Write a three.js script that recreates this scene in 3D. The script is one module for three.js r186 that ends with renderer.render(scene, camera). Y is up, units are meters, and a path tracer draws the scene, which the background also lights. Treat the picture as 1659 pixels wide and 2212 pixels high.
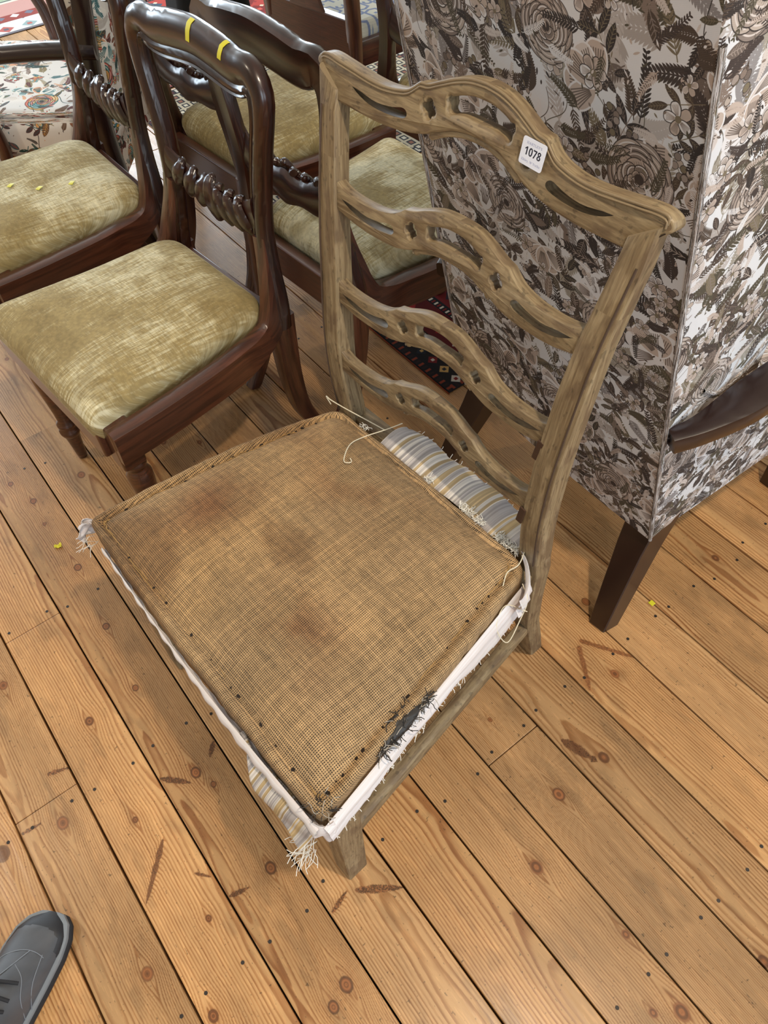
import * as THREE from 'three';
import { RectAreaLightUniformsLib } from 'three/addons/lights/RectAreaLightUniformsLib.js';
import { RoundedBoxGeometry } from 'three/addons/geometries/RoundedBoxGeometry.js';
import { mergeGeometries, toCreasedNormals, mergeVertices } from 'three/addons/utils/BufferGeometryUtils.js';

// ---------- camera, sky, lights, exposure ----------
const scene = new THREE.Scene();
const camera = new THREE.PerspectiveCamera(67.96, 1659 / 2212, 0.05, 60);
camera.rotation.order = 'YXZ';
camera.position.set(0, 1.4, 0);
camera.rotation.set(-0.92146, 0, -0.04316);
scene.add(camera);
const renderer = new THREE.WebGLRenderer({ antialias: true });
renderer.toneMapping = THREE.LinearToneMapping;
renderer.toneMappingExposure = 0.60;
renderer.shadowMap.enabled = true;
scene.background = new THREE.Color(0.75, 0.86, 1.0);
RectAreaLightUniformsLib.init();
const V3 = (x, y, z) => new THREE.Vector3(x, y, z);
const ROOM = 0.62446;                       // the floor boards and the walls run at this angle to the camera
const rw = (t, y, s) => V3(t * Math.cos(ROOM) + s * Math.sin(ROOM), y, -t * Math.sin(ROOM) + s * Math.cos(ROOM));
const RM = { t0: -2.6, t1: 4.6, s0: -5.3, s1: 2.6, h: 2.75 };
const WINDOWS = [                            // [side, centre along the wall, width, sill, head]
  ['back', -0.6, 1.5, 0.75, 2.45], ['back', 1.5, 1.5, 0.75, 2.45], ['back', 3.5, 1.3, 0.75, 2.45],
  ['front', -1.4, 1.5, 0.8, 2.45], ['front', 0.6, 1.5, 0.8, 2.45], ['front', 2.7, 1.5, 0.8, 2.45]];
for (const [side, c, w, y0, y1] of WINDOWS) {   // daylight entering through each window
  const L = new THREE.RectAreaLight(new THREE.Color(0.74, 0.88, 1.0), side === 'back' ? 19.0 : 8.5, w - 0.1, y1 - y0 - 0.1);
  const s = side === 'back' ? RM.s0 + 0.04 : RM.s1 - 0.04;
  L.position.copy(rw(c, (y0 + y1) / 2, s));
  L.lookAt(rw(c, (y0 + y1) / 2 - 0.0, side === 'back' ? s + 1 : s - 1));
  scene.add(L);
}

// ---------- helpers ----------
let seed = 12345;
const rnd = () => { seed = (seed * 1664525 + 1013904223) >>> 0; return seed / 4294967296; };
const rr = (a, b) => a + (b - a) * rnd();
const clamp = (x, a = 0, b = 1) => Math.min(b, Math.max(a, x));
const mix = (a, b, t) => a + (b - a) * t;
const sm = (a, b, x) => { const t = clamp((x - a) / (b - a)); return t * t * (3 - 2 * t); };
const hash = (x, y, k) => { let h = (x * 374761393 + y * 668265263 + k * 974634777) | 0; h = Math.imul(h ^ (h >>> 13), 1274126177); h ^= h >>> 16; return (h >>> 0) / 4294967296; };
function vn(x, y, k = 0) {                  // value noise 0..1
  const xi = Math.floor(x), yi = Math.floor(y), fx = x - xi, fy = y - yi, u = fx * fx * (3 - 2 * fx), v = fy * fy * (3 - 2 * fy);
  return mix(mix(hash(xi, yi, k), hash(xi + 1, yi, k), u), mix(hash(xi, yi + 1, k), hash(xi + 1, yi + 1, k), u), v);
}
function fbm(x, y, k = 0, o = 4) { let a = 0.5, s = 0, n = 0; for (let i = 0; i < o; i++) { s += a * vn(x, y, k + i * 17); n += a; x *= 2.03; y *= 2.03; a *= 0.5; } return s / n; }
function texture(w, h, fn, srgb = true) {   // fn(i, j) -> [r, g, b] 0..255, row 0 at v = 0
  const d = new Uint8Array(w * h * 4);
  for (let j = 0; j < h; j++) for (let i = 0; i < w; i++) { const c = fn(i, j), o = (j * w + i) * 4; d[o] = clamp(c[0], 0, 255); d[o + 1] = clamp(c[1], 0, 255); d[o + 2] = clamp(c[2], 0, 255); d[o + 3] = 255; }
  const t = new THREE.DataTexture(d, w, h); t.wrapS = t.wrapT = THREE.RepeatWrapping; t.magFilter = THREE.LinearFilter; t.minFilter = THREE.LinearMipmapLinearFilter; t.generateMipmaps = true;
  if (srgb) t.colorSpace = THREE.SRGBColorSpace; t.needsUpdate = true; return t;
}
function canvasTexture(w, h, draw) { const c = document.createElement('canvas'); c.width = w; c.height = h; draw(c.getContext('2d'), w, h); const t = new THREE.CanvasTexture(c); t.colorSpace = THREE.SRGBColorSpace; t.wrapS = t.wrapT = THREE.RepeatWrapping; t.anisotropy = 8; return t; }
const std = (o) => new THREE.MeshStandardMaterial({ side: THREE.DoubleSide, ...o });
const phy = (o) => new THREE.MeshPhysicalMaterial({ side: THREE.DoubleSide, ...o });
const taken = new Map();
const numbered = (n) => { const k = taken.get(n) || 0; taken.set(n, k + 1); return k ? `${n}_${String(k).padStart(3, '0')}` : n; };
function tag(o, label, category, group, kind) { o.userData.label = label; if (category) o.userData.category = category; if (group) o.userData.group = group; if (kind) o.userData.kind = kind; return o; }
function mesh(name, geo, mat, parent, label) { const g = Array.isArray(geo) ? merged(geo) : geo; const m = new THREE.Mesh(g, mat); m.name = parent ? name : numbered(name); m.castShadow = m.receiveShadow = true; (parent || scene).add(m); if (label) m.userData.label = label; return m; }
function thing(name, label, category, pos = [0, 0, 0], turn = 0, group) { const o = new THREE.Group(); o.name = numbered(name); o.position.set(...pos); o.rotation.y = turn; scene.add(o); return tag(o, label, category, group); }
function dup(src, pos, turn, label) { const c = src.clone(); c.name = numbered(src.name.replace(/_\d{3}$/, '')); c.position.set(...pos); c.rotation.y = turn; c.userData = { ...src.userData, label }; scene.add(c); return c; }
function merged(list) { return mergeGeometries(list.map((g) => { const h = g.index ? g.toNonIndexed() : g; for (const k of Object.keys(h.attributes)) if (!['position', 'normal', 'uv'].includes(k)) h.deleteAttribute(k); if (!h.attributes.uv) h.setAttribute('uv', new THREE.BufferAttribute(new Float32Array(h.attributes.position.count * 2), 2)); if (!h.attributes.normal) h.computeVertexNormals(); h.morphAttributes = {}; return h; })); }
function box(w, h, d, x, y, z, r = 0.003) { const g = new RoundedBoxGeometry(w, h, d, 2, Math.min(r, w / 2.1, h / 2.1, d / 2.1)); g.translate(x, y, z); return g; }
function warp(g, fn) { const p = g.attributes.position; for (let i = 0; i < p.count; i++) { const v = fn(p.getX(i), p.getY(i), p.getZ(i)); p.setXYZ(i, v[0], v[1], v[2]); } p.needsUpdate = true; return g; }
function loft(rings, { caps = true, closed = true, crease = 0.6 } = {}) {   // rings: arrays of Vector3 of one length
  const n = rings[0].length, pos = [], uv = [], idx = []; let along = 0; const cols = closed ? n + 1 : n;
  for (let i = 0; i < rings.length; i++) {
    if (i) { let d = 0; for (let k = 0; k < n; k += Math.max(1, n >> 3)) d = Math.max(d, rings[i][k].distanceTo(rings[i - 1][k])); along += d; }
    let per = 0;
    for (let k = 0; k < cols; k++) { const p = rings[i][k % n]; if (k) per += p.distanceTo(rings[i][k - 1]); pos.push(p.x, p.y, p.z); uv.push(along, per); }
  }
  for (let i = 0; i + 1 < rings.length; i++) for (let k = 0; k + 1 < cols; k++) { const a = i * cols + k, b = a + cols; idx.push(a, a + 1, b, b, a + 1, b + 1); }
  if (caps && closed) for (const e of [0, rings.length - 1]) { const c = V3(0, 0, 0); rings[e].forEach((p) => c.add(p)); c.multiplyScalar(1 / n); const ci = pos.length / 3; pos.push(c.x, c.y, c.z); uv.push(0, 0); for (let k = 0; k < n; k++) { const p = rings[e][k]; pos.push(p.x, p.y, p.z); uv.push(p.x, p.y + p.z); } for (let k = 0; k < n; k++) { const a = ci + 1 + k, b = ci + 1 + (k + 1) % n; if (e) idx.push(ci, a, b); else idx.push(ci, b, a); } }
  const g = new THREE.BufferGeometry(); g.setAttribute('position', new THREE.Float32BufferAttribute(pos, 3)); g.setAttribute('uv', new THREE.Float32BufferAttribute(uv, 2)); g.setIndex(idx);
  return crease ? toCreasedNormals(g, crease) : (g.computeVertexNormals(), g);
}
function curvePts(pts, n) { return new THREE.CatmullRomCurve3(pts.map((p) => p.isVector3 ? p : V3(...p)), false, 'centripetal').getSpacedPoints(n - 1); }
function sweep(pts, n, profile, ref = V3(0, 0, 1), opt = {}) {   // profile(t, i) -> [[b, n], ...]: b across, n towards ref
  const P = opt.raw ? pts : curvePts(pts, n), rings = [];
  for (let i = 0; i < P.length; i++) {
    const T = P[Math.min(i + 1, P.length - 1)].clone().sub(P[Math.max(i - 1, 0)]).normalize(), R = typeof ref === 'function' ? ref(i / (P.length - 1)) : ref;
    const N = R.clone().addScaledVector(T, -R.dot(T)).normalize(), B = T.clone().cross(N);
    rings.push(profile(i / (P.length - 1), i).map(([b, m]) => P[i].clone().addScaledVector(B, b).addScaledVector(N, m)));
  }
  if (opt.floor) for (const r of rings) for (const p of r) if (p.y < 0) p.y = 0;
  return loft(rings, opt);
}
const rect = (w, d, r = 0.004, q = 2) => { const o = []; for (const [sx, sy, a0] of [[1, 1, 0], [-1, 1, 1], [-1, -1, 2], [1, -1, 3]]) for (let k = 0; k <= q; k++) { const a = (a0 + k / q) * Math.PI / 2; o.push([sx * (w / 2 - r) + r * Math.cos(a), sy * (d / 2 - r) + r * Math.sin(a)]); } return o; };
const oval = (w, d, n = 14, e = 1) => Array.from({ length: n }, (_, k) => { const a = k / n * Math.PI * 2, c = Math.cos(a), s = Math.sin(a); return [Math.sign(c) * Math.abs(c) ** e * w / 2, Math.sign(s) * Math.abs(s) ** e * d / 2]; });
function tube(pts, r, n = 24, seg = 5) { const c = new THREE.CatmullRomCurve3(pts.map((p) => p.isVector3 ? p : V3(...p))); return new THREE.TubeGeometry(c, n, r, seg, false); }
function sheet(nu, nv, fn, thick = 0.0012) {   // a cloth: fn(u, v) -> Vector3, u, v in 0..1, given both faces and an edge
  const P = [], uv = [], idx = [];
  for (let j = 0; j <= nv; j++) for (let i = 0; i <= nu; i++) { P.push(fn(i / nu, j / nv)); uv.push(i / nu, j / nv); }
  const g0 = new THREE.BufferGeometry(); g0.setAttribute('position', new THREE.Float32BufferAttribute(P.flatMap((p) => [p.x, p.y, p.z]), 3));
  const q = (i, j) => j * (nu + 1) + i;
  for (let j = 0; j < nv; j++) for (let i = 0; i < nu; i++) idx.push(q(i, j), q(i + 1, j), q(i, j + 1), q(i + 1, j), q(i + 1, j + 1), q(i, j + 1));
  g0.setIndex(idx); g0.computeVertexNormals(); const N = g0.attributes.normal, m = P.length, pos = [], all = [...idx];
  for (const s of [0.5, -0.5]) P.forEach((p, i) => pos.push(p.x + N.getX(i) * s * thick, p.y + N.getY(i) * s * thick, p.z + N.getZ(i) * s * thick));
  for (let i = 0; i < idx.length; i += 3) all.push(idx[i] + m, idx[i + 2] + m, idx[i + 1] + m);
  const rim = []; for (let i = 0; i < nu; i++) rim.push([q(i, 0), q(i + 1, 0)], [q(i + 1, nv), q(i, nv)]); for (let j = 0; j < nv; j++) rim.push([q(nu, j), q(nu, j + 1)], [q(0, j + 1), q(0, j)]);
  for (const [a, b] of rim) all.push(a, a + m, b, b, a + m, b + m);
  const g = new THREE.BufferGeometry(); g.setAttribute('position', new THREE.Float32BufferAttribute(pos, 3)); g.setAttribute('uv', new THREE.Float32BufferAttribute([...uv, ...uv], 2)); g.setIndex(all); g.computeVertexNormals(); return g;
}
function extrude(shape, depth, bevel = 0.002, seg = 1, cs = 10) { const g = new THREE.ExtrudeGeometry(shape, { depth: depth - 2 * bevel, bevelEnabled: bevel > 0, bevelThickness: bevel, bevelSize: bevel, bevelOffset: -bevel, bevelSegments: seg, curveSegments: cs }); g.translate(0, 0, -depth + bevel); return g; }   // front face at z = 0
function smoothShape(pts, closedN = 6) { const c = new THREE.SplineCurve([...pts, pts[0]].map((p) => new THREE.Vector2(...p))); return c.getPoints(pts.length * closedN); }

// ---------- materials ----------
function woodTexture(w, h, c0, c1, c2, k, along = 6, across = 90) {   // grain runs along u
  return texture(w, h, (i, j) => {
    const u = i / w, v = j / h, wv = v + 0.02 * fbm(u * 4, v * 6, k);
    const g = fbm(u * along, wv * across, k + 3, 4), b = fbm(u * 3, v * 4, k + 9, 3), f = vn(u * along * 8, v * across * 3, k + 21);
    const t = clamp((g - 0.35) * 1.9), q = clamp((b - 0.35) * 2.2);
    return [0, 1, 2].map((m) => mix(mix(c0[m], c1[m], t), c2[m], q * 0.55) * (0.93 + 0.12 * f));
  });
}
function scaled(t, x, y) { const c = t.clone(); c.repeat.set(x, y); c.needsUpdate = true; return c; }

// ---------- the room ----------
const plaster = std({ color: 0x9d907c, roughness: 0.9 }), white = std({ color: 0xe2ded4, roughness: 0.6 });
function structure(name, geo, mat) { const m = mesh(name, geo, mat); m.name = name; m.rotation.y = ROOM; m.userData.kind = 'structure'; return m; }
{
  const { t0, t1, s0, s1, h } = RM, w = 0.15;
  structure('ceiling', box(t1 - t0 + 2 * w, w, s1 - s0 + 2 * w, (t0 + t1) / 2, h + w / 2, (s0 + s1) / 2), white);
  structure('wall_left', box(w, h, s1 - s0 + 2 * w, t0 - w / 2, h / 2, (s0 + s1) / 2), plaster);
  structure('wall_right', box(w, h, s1 - s0 + 2 * w, t1 + w / 2, h / 2, (s0 + s1) / 2), plaster);
  for (const side of ['back', 'front']) {
    const s = side === 'back' ? s0 - w / 2 : s1 + w / 2, list = []; let at = t0;
    for (const [sd, c, ww, y0, y1] of WINDOWS) if (sd === side) {
      list.push(box(c - ww / 2 - at, h, w, (at + c - ww / 2) / 2, h / 2, s, 0.001), box(ww, y0, w, c, y0 / 2, s, 0.001), box(ww, h - y1, w, c, (h + y1) / 2, s, 0.001)); at = c + ww / 2;
    }
    list.push(box(t1 - at, h, w, (at + t1) / 2, h / 2, s, 0.001));
    structure('wall_' + side, merged(list), plaster);
  }
  let n = 1;
  const glass = phy({ color: 0xffffff, transmission: 1, thickness: 0, roughness: 0.0, ior: 1.45 });
  for (const [side, c, ww, y0, y1] of WINDOWS) {
    const s = side === 'back' ? s0 - w * 0.6 : s1 + w * 0.6, g = new THREE.Group(); g.name = 'window_' + n++; g.rotation.y = ROOM; g.userData.kind = 'structure'; scene.add(g);
    const f = 0.06, my = (y0 + y1) / 2;
    mesh('window_frame', [box(ww, f, f, c, y0 + f / 2, s), box(ww, f, f, c, y1 - f / 2, s), box(f, y1 - y0, f, c - ww / 2 + f / 2, my, s), box(f, y1 - y0, f, c + ww / 2 - f / 2, my, s), box(0.04, y1 - y0, 0.04, c, my, s), box(ww, 0.04, 0.04, c, my, s)], white, g);
    mesh('pane', box(ww - f, y1 - y0 - f, 0.006, c, my, s, 0.001), glass, g);
  }
  structure('baseboard_left', box(0.02, 0.14, s1 - s0, t0 + 0.01, 0.07, (s0 + s1) / 2), white);
  structure('baseboard_right', box(0.02, 0.14, s1 - s0, t1 - 0.01, 0.07, (s0 + s1) / 2), white);
}

// ceiling spotlights that throw the warm light and the shadows
const lampMetal = std({ color: 0xdedad2, roughness: 0.4, metalness: 0.3 });
function spotlight(x, z, power, color, label, radius = 2.2) {
  const y = RM.h, t = thing('ceiling_lamp', label, 'lamp', [x, y, z], 0, 'ceiling lamps');
  mesh('canopy', new THREE.CylinderGeometry(0.06, 0.06, 0.02, 24).translate(0, -0.012, 0), lampMetal, t);
  mesh('lamp_shade', new THREE.LatheGeometry([[0.02, -0.02], [0.03, -0.03], [0.065, -0.1], [0.062, -0.1], [0.028, -0.035]].map((p) => new THREE.Vector2(...p)), 24), lampMetal, t);
  mesh('bulb', new THREE.SphereGeometry(0.035, 16, 12).translate(0, -0.085, 0), new THREE.MeshStandardMaterial({ color: 0xffffff, emissive: color, emissiveIntensity: 6 }), t);
  const L = new THREE.SpotLight(color, power, 0, 1.35, 0.6, 2); L.position.set(x, y - 0.13, z); L.target.position.set(x, 0, z); L.shadow.radius = radius; L.castShadow = true; scene.add(L, L.target);
}
spotlight(0.50, 0.03, 17, new THREE.Color(1.0, 0.85, 0.66), 'small white ceiling lamp above the patterned armchair');
spotlight(-2.0, -0.9, 6, new THREE.Color(1.0, 0.85, 0.66), 'small white ceiling lamp above the green seated chairs');

// ---------- floor: pine boards, one mesh each, with nails ----------
const LINES = [-0.321, -0.2018, -0.0808, 0.0397, 0.1631, 0.2883, 0.412, 0.5375, 0.6604, 0.7888, 0.9139, 1.0424];
const KNOTS = [[-0.003, -1.169, 0.008], [-0.018, -0.992, 0.007], [-0.032, -0.827, 0.006], [-0.134, -0.82, 0.008], [-0.239, -0.997, 0.008], [-0.02, -0.604, 0.009], [-0.005, -0.565, 0.005], [-0.252, -0.672, 0.01], [-0.357, -0.689, 0.012], [-0.147, -0.597, 0.005], [0.001, -0.38, 0.009], [-0.122, -0.378, 0.005], [-0.239, -0.369, 0.009], [0.003, -0.162, 0.01], [-0.03, -0.15, 0.008], [-0.184, -0.255, 0.008], [0.589, -0.159, 0.009], [0.476, -0.163, 0.01], [0.359, -0.101, 0.01], [0.401, 0.06, 0.006], [0.388, 0.183, 0.011], [0.353, 0.157, 0.006], [0.543, 0.219, 0.008], [0.474, -0.342, 0.004], [-0.008, -1.413, 0.007], [-0.031, -1.499, 0.006], [-0.014, -1.331, 0.004], [0.324, -1.386, 0.008], [0.395, -1.328, 0.006], [0.807, -0.408, 0.008], [1.108, -0.309, 0.007]];
const SPIKES = [[-0.236, -0.771, -0.205, -0.76, 0.008], [0.035, -0.634, 0.016, -0.614, 0.008], [-0.076, -0.634, -0.037, -0.594, 0.009], [-0.125, -0.535, -0.195, -0.461, 0.009], [-0.077, -0.385, -0.046, -0.377, 0.007], [0.097, -0.261, 0.16, -0.217, 0.011], [0.046, -0.259, 0.082, -0.27, 0.007], [0.553, -0.228, 0.574, -0.161, 0.016], [0.732, -0.35, 0.786, -0.262, 0.009], [0.717, -0.342, 0.668, -0.267, 0.01], [-0.315, -0.699, -0.285, -0.696, 0.007], [-0.106, -0.453, -0.087, -0.431, 0.005]];
const lines = [...LINES]; while (lines[0] > RM.t0) lines.unshift(lines[0] - 0.122); while (lines[lines.length - 1] < RM.t1) lines.push(lines[lines.length - 1] + 0.1255);
lines[0] = RM.t0; lines[lines.length - 1] = RM.t1;
const TEX_S0 = -1.62, TEX_L = 2.05;
function pineTexture(ta, tb, k, W = 2048, Hh = 128) {
  const w = tb - ta, mid = (ta + tb) / 2, kn = KNOTS.filter((q) => q[0] > ta && q[0] < tb).map((q) => [q[0] - ta, q[1] - TEX_S0, q[2]]), sp = SPIKES.filter((q) => (q[0] + q[2]) / 2 > ta && (q[0] + q[2]) / 2 < tb).map((q) => [q[0] - ta, q[1] - TEX_S0, q[2] - ta, q[3] - TEX_S0, q[4]]);
  if (!kn.length) { const m = 1 + Math.floor(hash(k, 5, 1) * 3); for (let q = 0; q < m; q++) kn.push([w * (0.2 + 0.6 * hash(k, q, 2)), TEX_L * hash(k, q, 3), 0.005 + 0.005 * hash(k, q, 4)]); }
  const cx = w * (hash(k, 1, 6) * 1.7 - 0.35), dz0 = 0.012 + 0.05 * hash(k, 2, 6), freq = 210 + 130 * hash(k, 3, 6), warm = hash(k, 4, 6);
  const early = [mix(200, 206, warm), mix(158, 157, warm), mix(111, 102, warm)], late = [mix(138, 146, warm), mix(92, 88, warm), mix(52, 46, warm)], tone = 0.87 + 0.15 * hash(k, 6, 6);
  return texture(W, Hh, (i, j) => {
    const s = i / W * TEX_L, t = j / Hh * w; let te = t, se = s, dark = 0, ring = 0, halo = 0;
    for (const [kt, ks, r] of kn) { const dt = t - kt, ds = s - ks; if (Math.abs(ds) > 0.12) continue; const gq = Math.exp(-ds * ds / (2 * (3.2 * r) ** 2)) / (1 + (dt / (3 * r)) ** 2); te -= 1.5 * r * gq * dt / (Math.abs(dt) + 0.4 * r); const e = Math.hypot(dt, ds * 0.8) / r; if (e < 1.0 + 0.2 * vn(dt * 700, ds * 700, k)) { dark = Math.max(dark, 1 - sm(0.8, 1.2, e)); ring = e; } halo = Math.max(halo, Math.exp(-e * e / 5)); }
    for (const [t1, s1, t2, s2, wd] of sp) { const ax = t2 - t1, as = s2 - s1, l2 = ax * ax + as * as, q = clamp(((t - t1) * ax + (s - s1) * as) / l2), e = Math.hypot(t - t1 - ax * q, s - s1 - as * q) / (wd * (0.12 + 0.42 * Math.sin(Math.PI * clamp(q * 0.75 + 0.2)) ** 1.3 + 0.3 * (vn(q * 9, 4, k) - 0.4))); const ee = e + 0.35 * (vn(t * 900, s * 900, k) - 0.5); if (ee < 1.3) { dark = Math.max(dark, 0.9 * (1 - sm(0.75, 1.15, ee))); ring = 0.5 + vn(t * 500, s * 500, 3); } halo = Math.max(halo, 0.6 * Math.exp(-e * e / 6)); const dd = Math.min(1, e / 3); te += (1 - dd) * 0.004; }
    const dz = dz0 + 0.028 * (fbm(s * 1.6, k * 3.3, k) - 0.5) + 0.004 * fbm(s * 7, t * 30, k + 2), r = Math.hypot(te - cx + 0.012 * (fbm(s * 2.2, k, k + 5) - 0.5), dz) + 0.0007 * fbm(s * 30, t * 60, k + 8);
    const ph = r * freq, fr = ph - Math.floor(ph), str = 0.5 + 0.6 * hash(Math.floor(ph), k, 7);
    let line = sm(0.35, 0.85, fr) * (1 - sm(0.9, 1.0, fr)) * str * (0.55 + 0.5 * fbm(s * 5, t * 40, k + 4));
    const fine = fbm(s * 60, t * 900, k + 11, 2), blot = fbm(s * 6, t * 18, k + 13, 4), dirt = sm(0.6, 0.78, fbm(s * 14, t * 40, k + 15, 4)), speck = sm(0.93, 0.96, vn(s * 260, t * 330, k + 19)) * 0.3;
    const scuff = sm(0.72, 0.8, vn(s * 40 + t * 300, t * 500 - s * 20, k + 23)) * 0.12;
    const m = clamp(line * 0.95 + (fine - 0.5) * 0.22 + halo * 0.22), tn = tone * (0.86 + 0.26 * blot) * (1 - dirt * 0.09 - speck) + scuff * 0.5;
    return [0, 1, 2].map((c) => { let v = mix(early[c], late[c], m) * tn; if (dark > 0) { const kc = [126, 78, 46][c] * (0.68 + 0.6 * vn(ring * 7, 1, k) - 0.3 * sm(0.75, 1, ring)); v = mix(v, kc, dark * 0.85); } return v; });
  });
}
{
  const floor = new THREE.Group(); floor.name = 'floor'; floor.rotation.y = ROOM; floor.userData.kind = 'structure'; scene.add(floor);
  mesh('subfloor', box(RM.t1 - RM.t0, 0.05, RM.s1 - RM.s0, (RM.t0 + RM.t1) / 2, -0.055, (RM.s0 + RM.s1) / 2), std({ color: 0x0c0806, roughness: 1 }), floor);
  const generic = [0, 1, 2].map((k) => pineTexture(0, 0.125, 300 + k, 1024, 64)), rough = texture(256, 256, (i, j) => { const v = 105 + 70 * fbm(i / 40, j / 10, 77); return [v, v, v]; }, false);
  const JOINTS = new Map([[-0.2018, [-1.085]], [-0.321, [-0.722]], [0.412, [-0.278]]]);
  const mats = new Map();
  const matFor = (t) => { if (!mats.has(t)) mats.set(t, phy({ map: t, roughness: 0.6, roughnessMap: rough, specularIntensity: 0.7 })); return mats.get(t); };
  const nailG = new THREE.CylinderGeometry(0.0032, 0.0032, 0.002, 8), nailM = std({ color: 0x3a3532, roughness: 0.5, metalness: 0.6 });
  for (let i = 0; i + 1 < lines.length; i++) {
    const ta = lines[i], tb = lines[i + 1], near = tb > -0.75 && ta < 1.35, tex = near ? pineTexture(ta, tb, i) : generic[i % 3];
    const cuts = [RM.s0, ...(JOINTS.get(lines[i]) || []), ...(near ? [-1.9 - 1.2 * hash(i, 9, 9)] : [RM.s0 + 3 + 2.5 * hash(i, 8, 8)]), RM.s1].sort((a, b) => a - b);
    for (let c = 0; c + 1 < cuts.length; c++) {
      const sa = cuts[c] + 0.0006, sb = cuts[c + 1] - 0.0006, gap = 0.0011 + 0.0009 * hash(i, 3, 3), w = tb - ta - 2 * gap;
      const dy = (hash(i, c, 31) - 0.5) * 0.0016, g = box(w, 0.03, sb - sa, (ta + tb) / 2, -0.015 + dy - 0.0008, (sa + sb) / 2, 0.0018), p = g.attributes.position, uv = g.attributes.uv, off = c * 0.37 * (near && c !== cuts.length - 2 ? 1 : 0);
      for (let q = 0; q < p.count; q++) uv.setXY(q, (p.getZ(q) - TEX_S0) / TEX_L + (JOINTS.has(lines[i]) && c >= 1 ? 0 : off), (p.getX(q) - ta) / (tb - ta));
      const b = mesh('board', g, matFor(tex), floor);
      if (near) for (let n = -5; n < 3; n++) { const s = 0.115 - 0.405 * n - 0.81 + 0; const sj = s + (hash(i, n + 9, 41) - 0.5) * 0.03; if (sj < sa + 0.01 || sj > sb - 0.01 || sj < -1.7 || sj > 0.4) continue; for (const e of [0.022, tb - ta - 0.025]) { const nail = mesh('nail', nailG, nailM, b); nail.position.set(ta + e + (hash(i, n, e * 999) - 0.5) * 0.012, dy - 0.0012, sj + (hash(n, i, 5) - 0.5) * 0.012); nail.rotation.z = (hash(n, i, 7) - 0.5) * 0.2; } }
    }
  }
}

// ---------- the stripped ladder-back chair ----------
const MC = { x: 0.0478, z: -0.765, yaw: -0.8705, th: 0.1406 };
const grainPale = texture(1024, 1024, (i, j) => {   // dry, stripped wood: grain along u, old stain left in patches, paler where rubbed
  const u = i / 1024, v = j / 1024, g = fbm(u * 7, v * 110 + 2 * fbm(u * 5, v * 5, 40, 2), 41, 4), f = vn(u * 60, v * 380, 43), st = sm(0.54, 0.70, fbm(u * 9 + 4, v * 13, 45, 5)), rub = sm(0.55, 0.75, fbm(u * 11, v * 15 + 7, 47, 4)), fl = sm(0.70, 0.78, fbm(u * 40, v * 60, 49, 3));
  return [0, 1, 2].map((m) => mix(mix(mix([144, 126, 96][m], [106, 87, 63][m], clamp((g - 0.32) * 1.8)), [94, 75, 57][m], st * 0.5), [178, 160, 128][m], rub * 0.35) * (0.93 + 0.12 * f) * (1 - fl * 0.18));
});
const paleWood = std({ map: scaled(grainPale, 3, 3), roughness: 0.5 });
const paleWoodUp = std({ map: scaled(grainPale, 2.2, 4), roughness: 0.5 });
const chair = thing('ladder_back_chair', 'pale stripped wooden ladder-back chair with torn bare hessian seat', 'chair', [MC.x, 0, MC.z], MC.yaw);
// a point (u across, v up, w forward) on the raked, slightly hollow back, in the chair's own axes
const sway = (v) => { const P = [[0, -0.030], [0.05, -0.018], [0.135, -0.006], [0.265, 0.004], [0.4, 0.006], [0.55, -0.004], [0.65, -0.012]]; for (let i = 0; i + 1 < P.length; i++) if (v <= P[i + 1][0]) return mix(P[i][1], P[i + 1][1], (v - P[i][0]) / (P[i + 1][0] - P[i][0])); return -0.012; };
const onBack = (u, v, w = 0) => { const d = w + sway(v) - 0.25 * Math.max(0, 0.0484 - u * u); return [u, 0.45 + v * Math.cos(MC.th) + d * Math.sin(MC.th), -v * Math.sin(MC.th) + d * Math.cos(MC.th)]; };
const K = 0.985;
const mir = (pts) => [...pts, ...pts.slice().reverse().filter((p) => Math.abs(p[0]) > 1e-4).map(([u, v]) => [-u, v])];
function shapeOf(outline, holes) { const s = new THREE.Shape(outline.map((p) => new THREE.Vector2(p[0], p[1]))); for (const h of holes) s.holes.push(new THREE.Path(h.map((p) => new THREE.Vector2(p[0], p[1])))); return s; }
const spl = (pts, n) => new THREE.SplineCurve(pts.map((p) => new THREE.Vector2(p[0], p[1]))).getPoints(n).map((p) => [p.x, p.y]);
const flip = (pts) => pts.map(([u, v]) => [-u, v]).reverse();
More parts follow.
